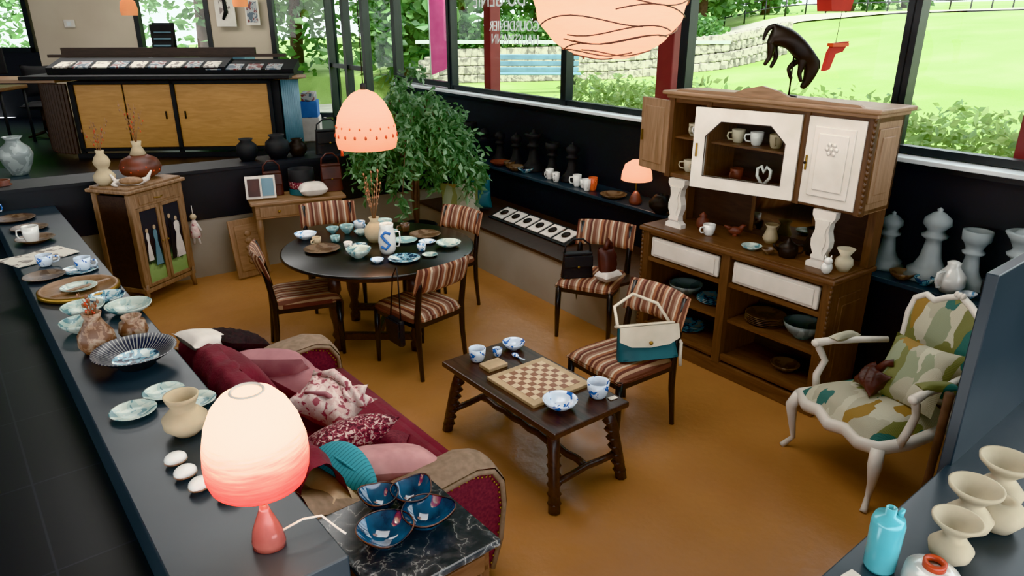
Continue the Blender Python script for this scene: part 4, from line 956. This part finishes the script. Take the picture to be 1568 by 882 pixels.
b=B('crossbody_bag'); b.box('blackm',(0,0,0),(.05,.18,.20),bev=.02); b.box('blackm',(-.03,0,.03),(.012,.17,.12),bev=.005); b.tube('blackm',[(0,-.07,.08),(.02,-.03,.4),(.03,.0,.47),(.02,.04,.4),(0,.07,.08)],.006,6); b.done((-.82,4.58,.36),40)
b=B('leather_pouch'); b.pillow('leather',.14,.18,.08,T(0,0,.1,85,0,0),wr=.2); b.tube('leather',[(-.05,0,.18),(0,0,.26),(.05,0,.18)],.006,6); b.done((.80,5.44,.50),60)

# ------------------------------------------------------------------ left ledge items
zl=.902
pot('grey_urn','greyvase',[(0,0),(.07,0),(.08,.02),(.13,.12),(.15,.20),(.13,.27),(.07,.32),(.06,.35),(.09,.38),(.08,.38),(.05,.34),(0,.2)],(-5.20,7.42,zl),1.05)
pot('dark_jar','raku',[(0,0),(.09,0),(.13,.08),(.12,.15),(.06,.19),(.07,.22),(.05,.22),(0,.15)],(-4.46,6.10,zl)); mug('mug','bw',(-4.35,5.75,zl),.06,.11)
plate('platebr',(-4.05,5.58,zl),.15); plate('platebr',(-3.75,5.30,zl),.13); plate('platebr',(-3.50,4.98,zl),.13,.03)
mug('mug','whitegl',(-3.48,4.92,zl+.012),.055,.12,200)
b=B('open_booklet'); b.box('paperw',(-.1,0,.004),(.2,.28,.006),ry=3); b.box('paperw',(.1,0,.004),(.2,.28,.006),ry=-3); b.done((-3.24,4.60,zl),60)
mug('blue_white_mug','bw',(-3.08,4.42,zl),.05,.075,30); mug('blue_white_mug','bw',(-2.78,4.34,zl),.05,.085,10)
plate('platebr',(-2.94,4.18,zl),.12); plate('bdark',(-2.80,4.32,zl),.11,.012)
b=B('round_wooden_tray'); b.lathe('oaklh',[(0,0),(.2,0),(.21,.015),(.21,.035),(.195,.035),(.19,.015),(0,.012)],n=40); b.box('oakl',(0,0,.02),(.38,.03,.014)); b.lathe('plateb',platep(.1,.02),(0,0,.016)); b.lathe('brass',[(.212,.005),(.217,.008),(.217,.03),(.212,.033)],n=40); b.done((-2.58,3.94,zl),60)
bowl('plateb',(-2.36,3.60,zl),.11,.05); bowl('bdark',(-2.33,3.78,zl),.10,.04); bowl('plateb',(-2.12,3.62,zl),.12,.05); bowl('plateb',(-2.24,3.36,zl),.095,.06)
b=B('speckled_vase'); b.lathe('brown',[(0,0),(.06,0),(.085,.04),(.08,.09),(.05,.14),(.035,.17),(.045,.20),(.035,.20),(0,.1)]); b.done((-2.02,3.13,zl))
twigs((-2.02,3.13,zl+.15),4,.16,8,.06)
pot('speckled_jar','brown',[(0,0),(.05,0),(.07,.04),(.06,.09),(.04,.10),(.05,.12),(.04,.12),(0,.08)],(-1.92,3.28,zl))
b=B('large_patterned_bowl'); b.lathe('blackm',[(0,0),(.08,0),(.09,.02),(.14,.05),(.182,.08)],n=48); b.lathe('radial',[(.182,.08),(.177,.082),(.14,.053),(.10,.035)],n=48); b.lathe('bdark',[(.10,.035),(.05,.022),(0,.02)],n=32); b.done((-1.76,2.98,zl))
plate('plateb',(-1.50,2.69,zl),.085); plate('plateb',(-1.55,2.53,zl),.09); plate('plateb',(-1.33,2.62,zl),.08)
pot('stacked_beige_vase','beige',[(0,0),(.045,0),(.085,.04),(.088,.075),(.055,.11),(.045,.12),(.062,.155),(.068,.175),(.061,.175),(.04,.13),(0,.1)],(-1.27,2.39,zl),.95)
for x,y in ((-1.22,2.18),(-1.15,2.10),(-1.07,2.03),(-.955,1.985)):
    b=B('stoneware_pebble'); b.ball('shell',(0,0,.022),(.040,.034,.024)); b.ball('brown',(0,0,.014),(.041,.035,.010)); b.done((x,y,zl),random.uniform(0,90))

# ------------------------------------------------------------------ right ledge items
def stacked(loc,s): return pot('double_gourd_vase','creamclay',[(0,0),(.04,0),(.07,.03),(.078,.065),(.05,.10),(.03,.115),(.06,.15),(.085,.175),(.088,.19),(.08,.19),(.05,.15),(0,.11)],loc,s)
stacked((1.61,1.95,.902),.92); stacked((1.43,1.82,.902),.88); stacked((1.30,1.69,.902),.78); pot('beige_vase','creamclay',[(0,0),(.05,0),(.08,.05),(.07,.09),(.05,.11),(.03,.11),(0,.05)],(1.54,1.84,.902),.9)
b=B('turquoise_bottle'); b.lathe('turq',[(0,0),(.04,0),(.044,.01),(.046,.16),(.040,.180),(.015,.187),(.015,.21),(.011,.21),(0,.18)]); b.tube('turq',[(.028,0,.18),(.034,0,.205)],[.010,.007]); b.done((1.08,1.66,.902))
b=B('white_candle_pot'); b.lathe('whitegl',[(0,0),(.07,0),(.075,.02),(.07,.06),(.04,.075),(0,.075)]); b.lathe('redgl',[(.02,.07),(.03,.075),(.03,.095),(.02,.095),(.02,.08)]); b.done((1.18,1.575,.902))
b=B('price_tag'); b.box('white',(0,0,.003),(.05,.03,.003)); b.done((.98,1.62,.902),30)

# ------------------------------------------------------------------ lights, world, camera
w=bpy.data.worlds.new('world'); bpy.context.scene.world=w; w.use_nodes=True; nt=w.node_tree; bg=nt.nodes['Background']
sky=nt.nodes.new('ShaderNodeTexSky'); sky.sky_type='NISHITA'; sky.sun_disc=False; sky.sun_elevation=R(50); sky.sun_rotation=R(200); sky.air_density=1.2; sky.dust_density=3
mx=nt.nodes.new('ShaderNodeMixRGB'); mx.inputs[0].default_value=.8; mx.inputs[2].default_value=(7,7.1,7.2,1)
nt.links.new(sky.outputs[0],mx.inputs[1]); nt.links.new(mx.outputs[0],bg.inputs[0]); bg.inputs[1].default_value=.62
s=bpy.data.lights.new('sun','SUN'); s.energy=5.5; s.angle=R(12); s.color=(1,.97,.92); o=bpy.data.objects.new('sun',s); bpy.context.collection.objects.link(o); o.rotation_euler=(R(32),0,R(-20))
def area(name,loc,sx,sy,e,col=(1,.98,.95),rot=(0,0,0)):
    l=bpy.data.lights.new(name,'AREA'); l.shape='RECTANGLE'; l.size=sx; l.size_y=sy; l.energy=e; l.color=col
    o=bpy.data.objects.new(name,l); bpy.context.collection.objects.link(o); o.location=loc; o.rotation_euler=tuple(R(a) for a in rot)
area('overhead_fill',(0,3.5,4.05),2.5,2.5,95); area('overhead_fill',(-3,6.5,4.05),2.5,2.5,75); area('overhead_fill',(-6,11,4.05),3,2,120)  # unseen fill areas added below the ceiling to brighten the interior, not real fixtures
cam=bpy.data.cameras.new('camera'); cam.lens=24.82; cam.sensor_width=36; cam.clip_start=.05; cam.clip_end=300
co=bpy.data.objects.new('camera',cam); bpy.context.collection.objects.link(co); co.location=(0,0,2.4); co.rotation_euler=(R(90-20.53),0,0)
bpy.context.scene.camera=co
vs_=bpy.context.scene.view_settings
try: vs_.view_transform='Khronos PBR Neutral'
except Exception: vs_.view_transform='Standard'
vs_.exposure=0.0; vs_.gamma=1.1
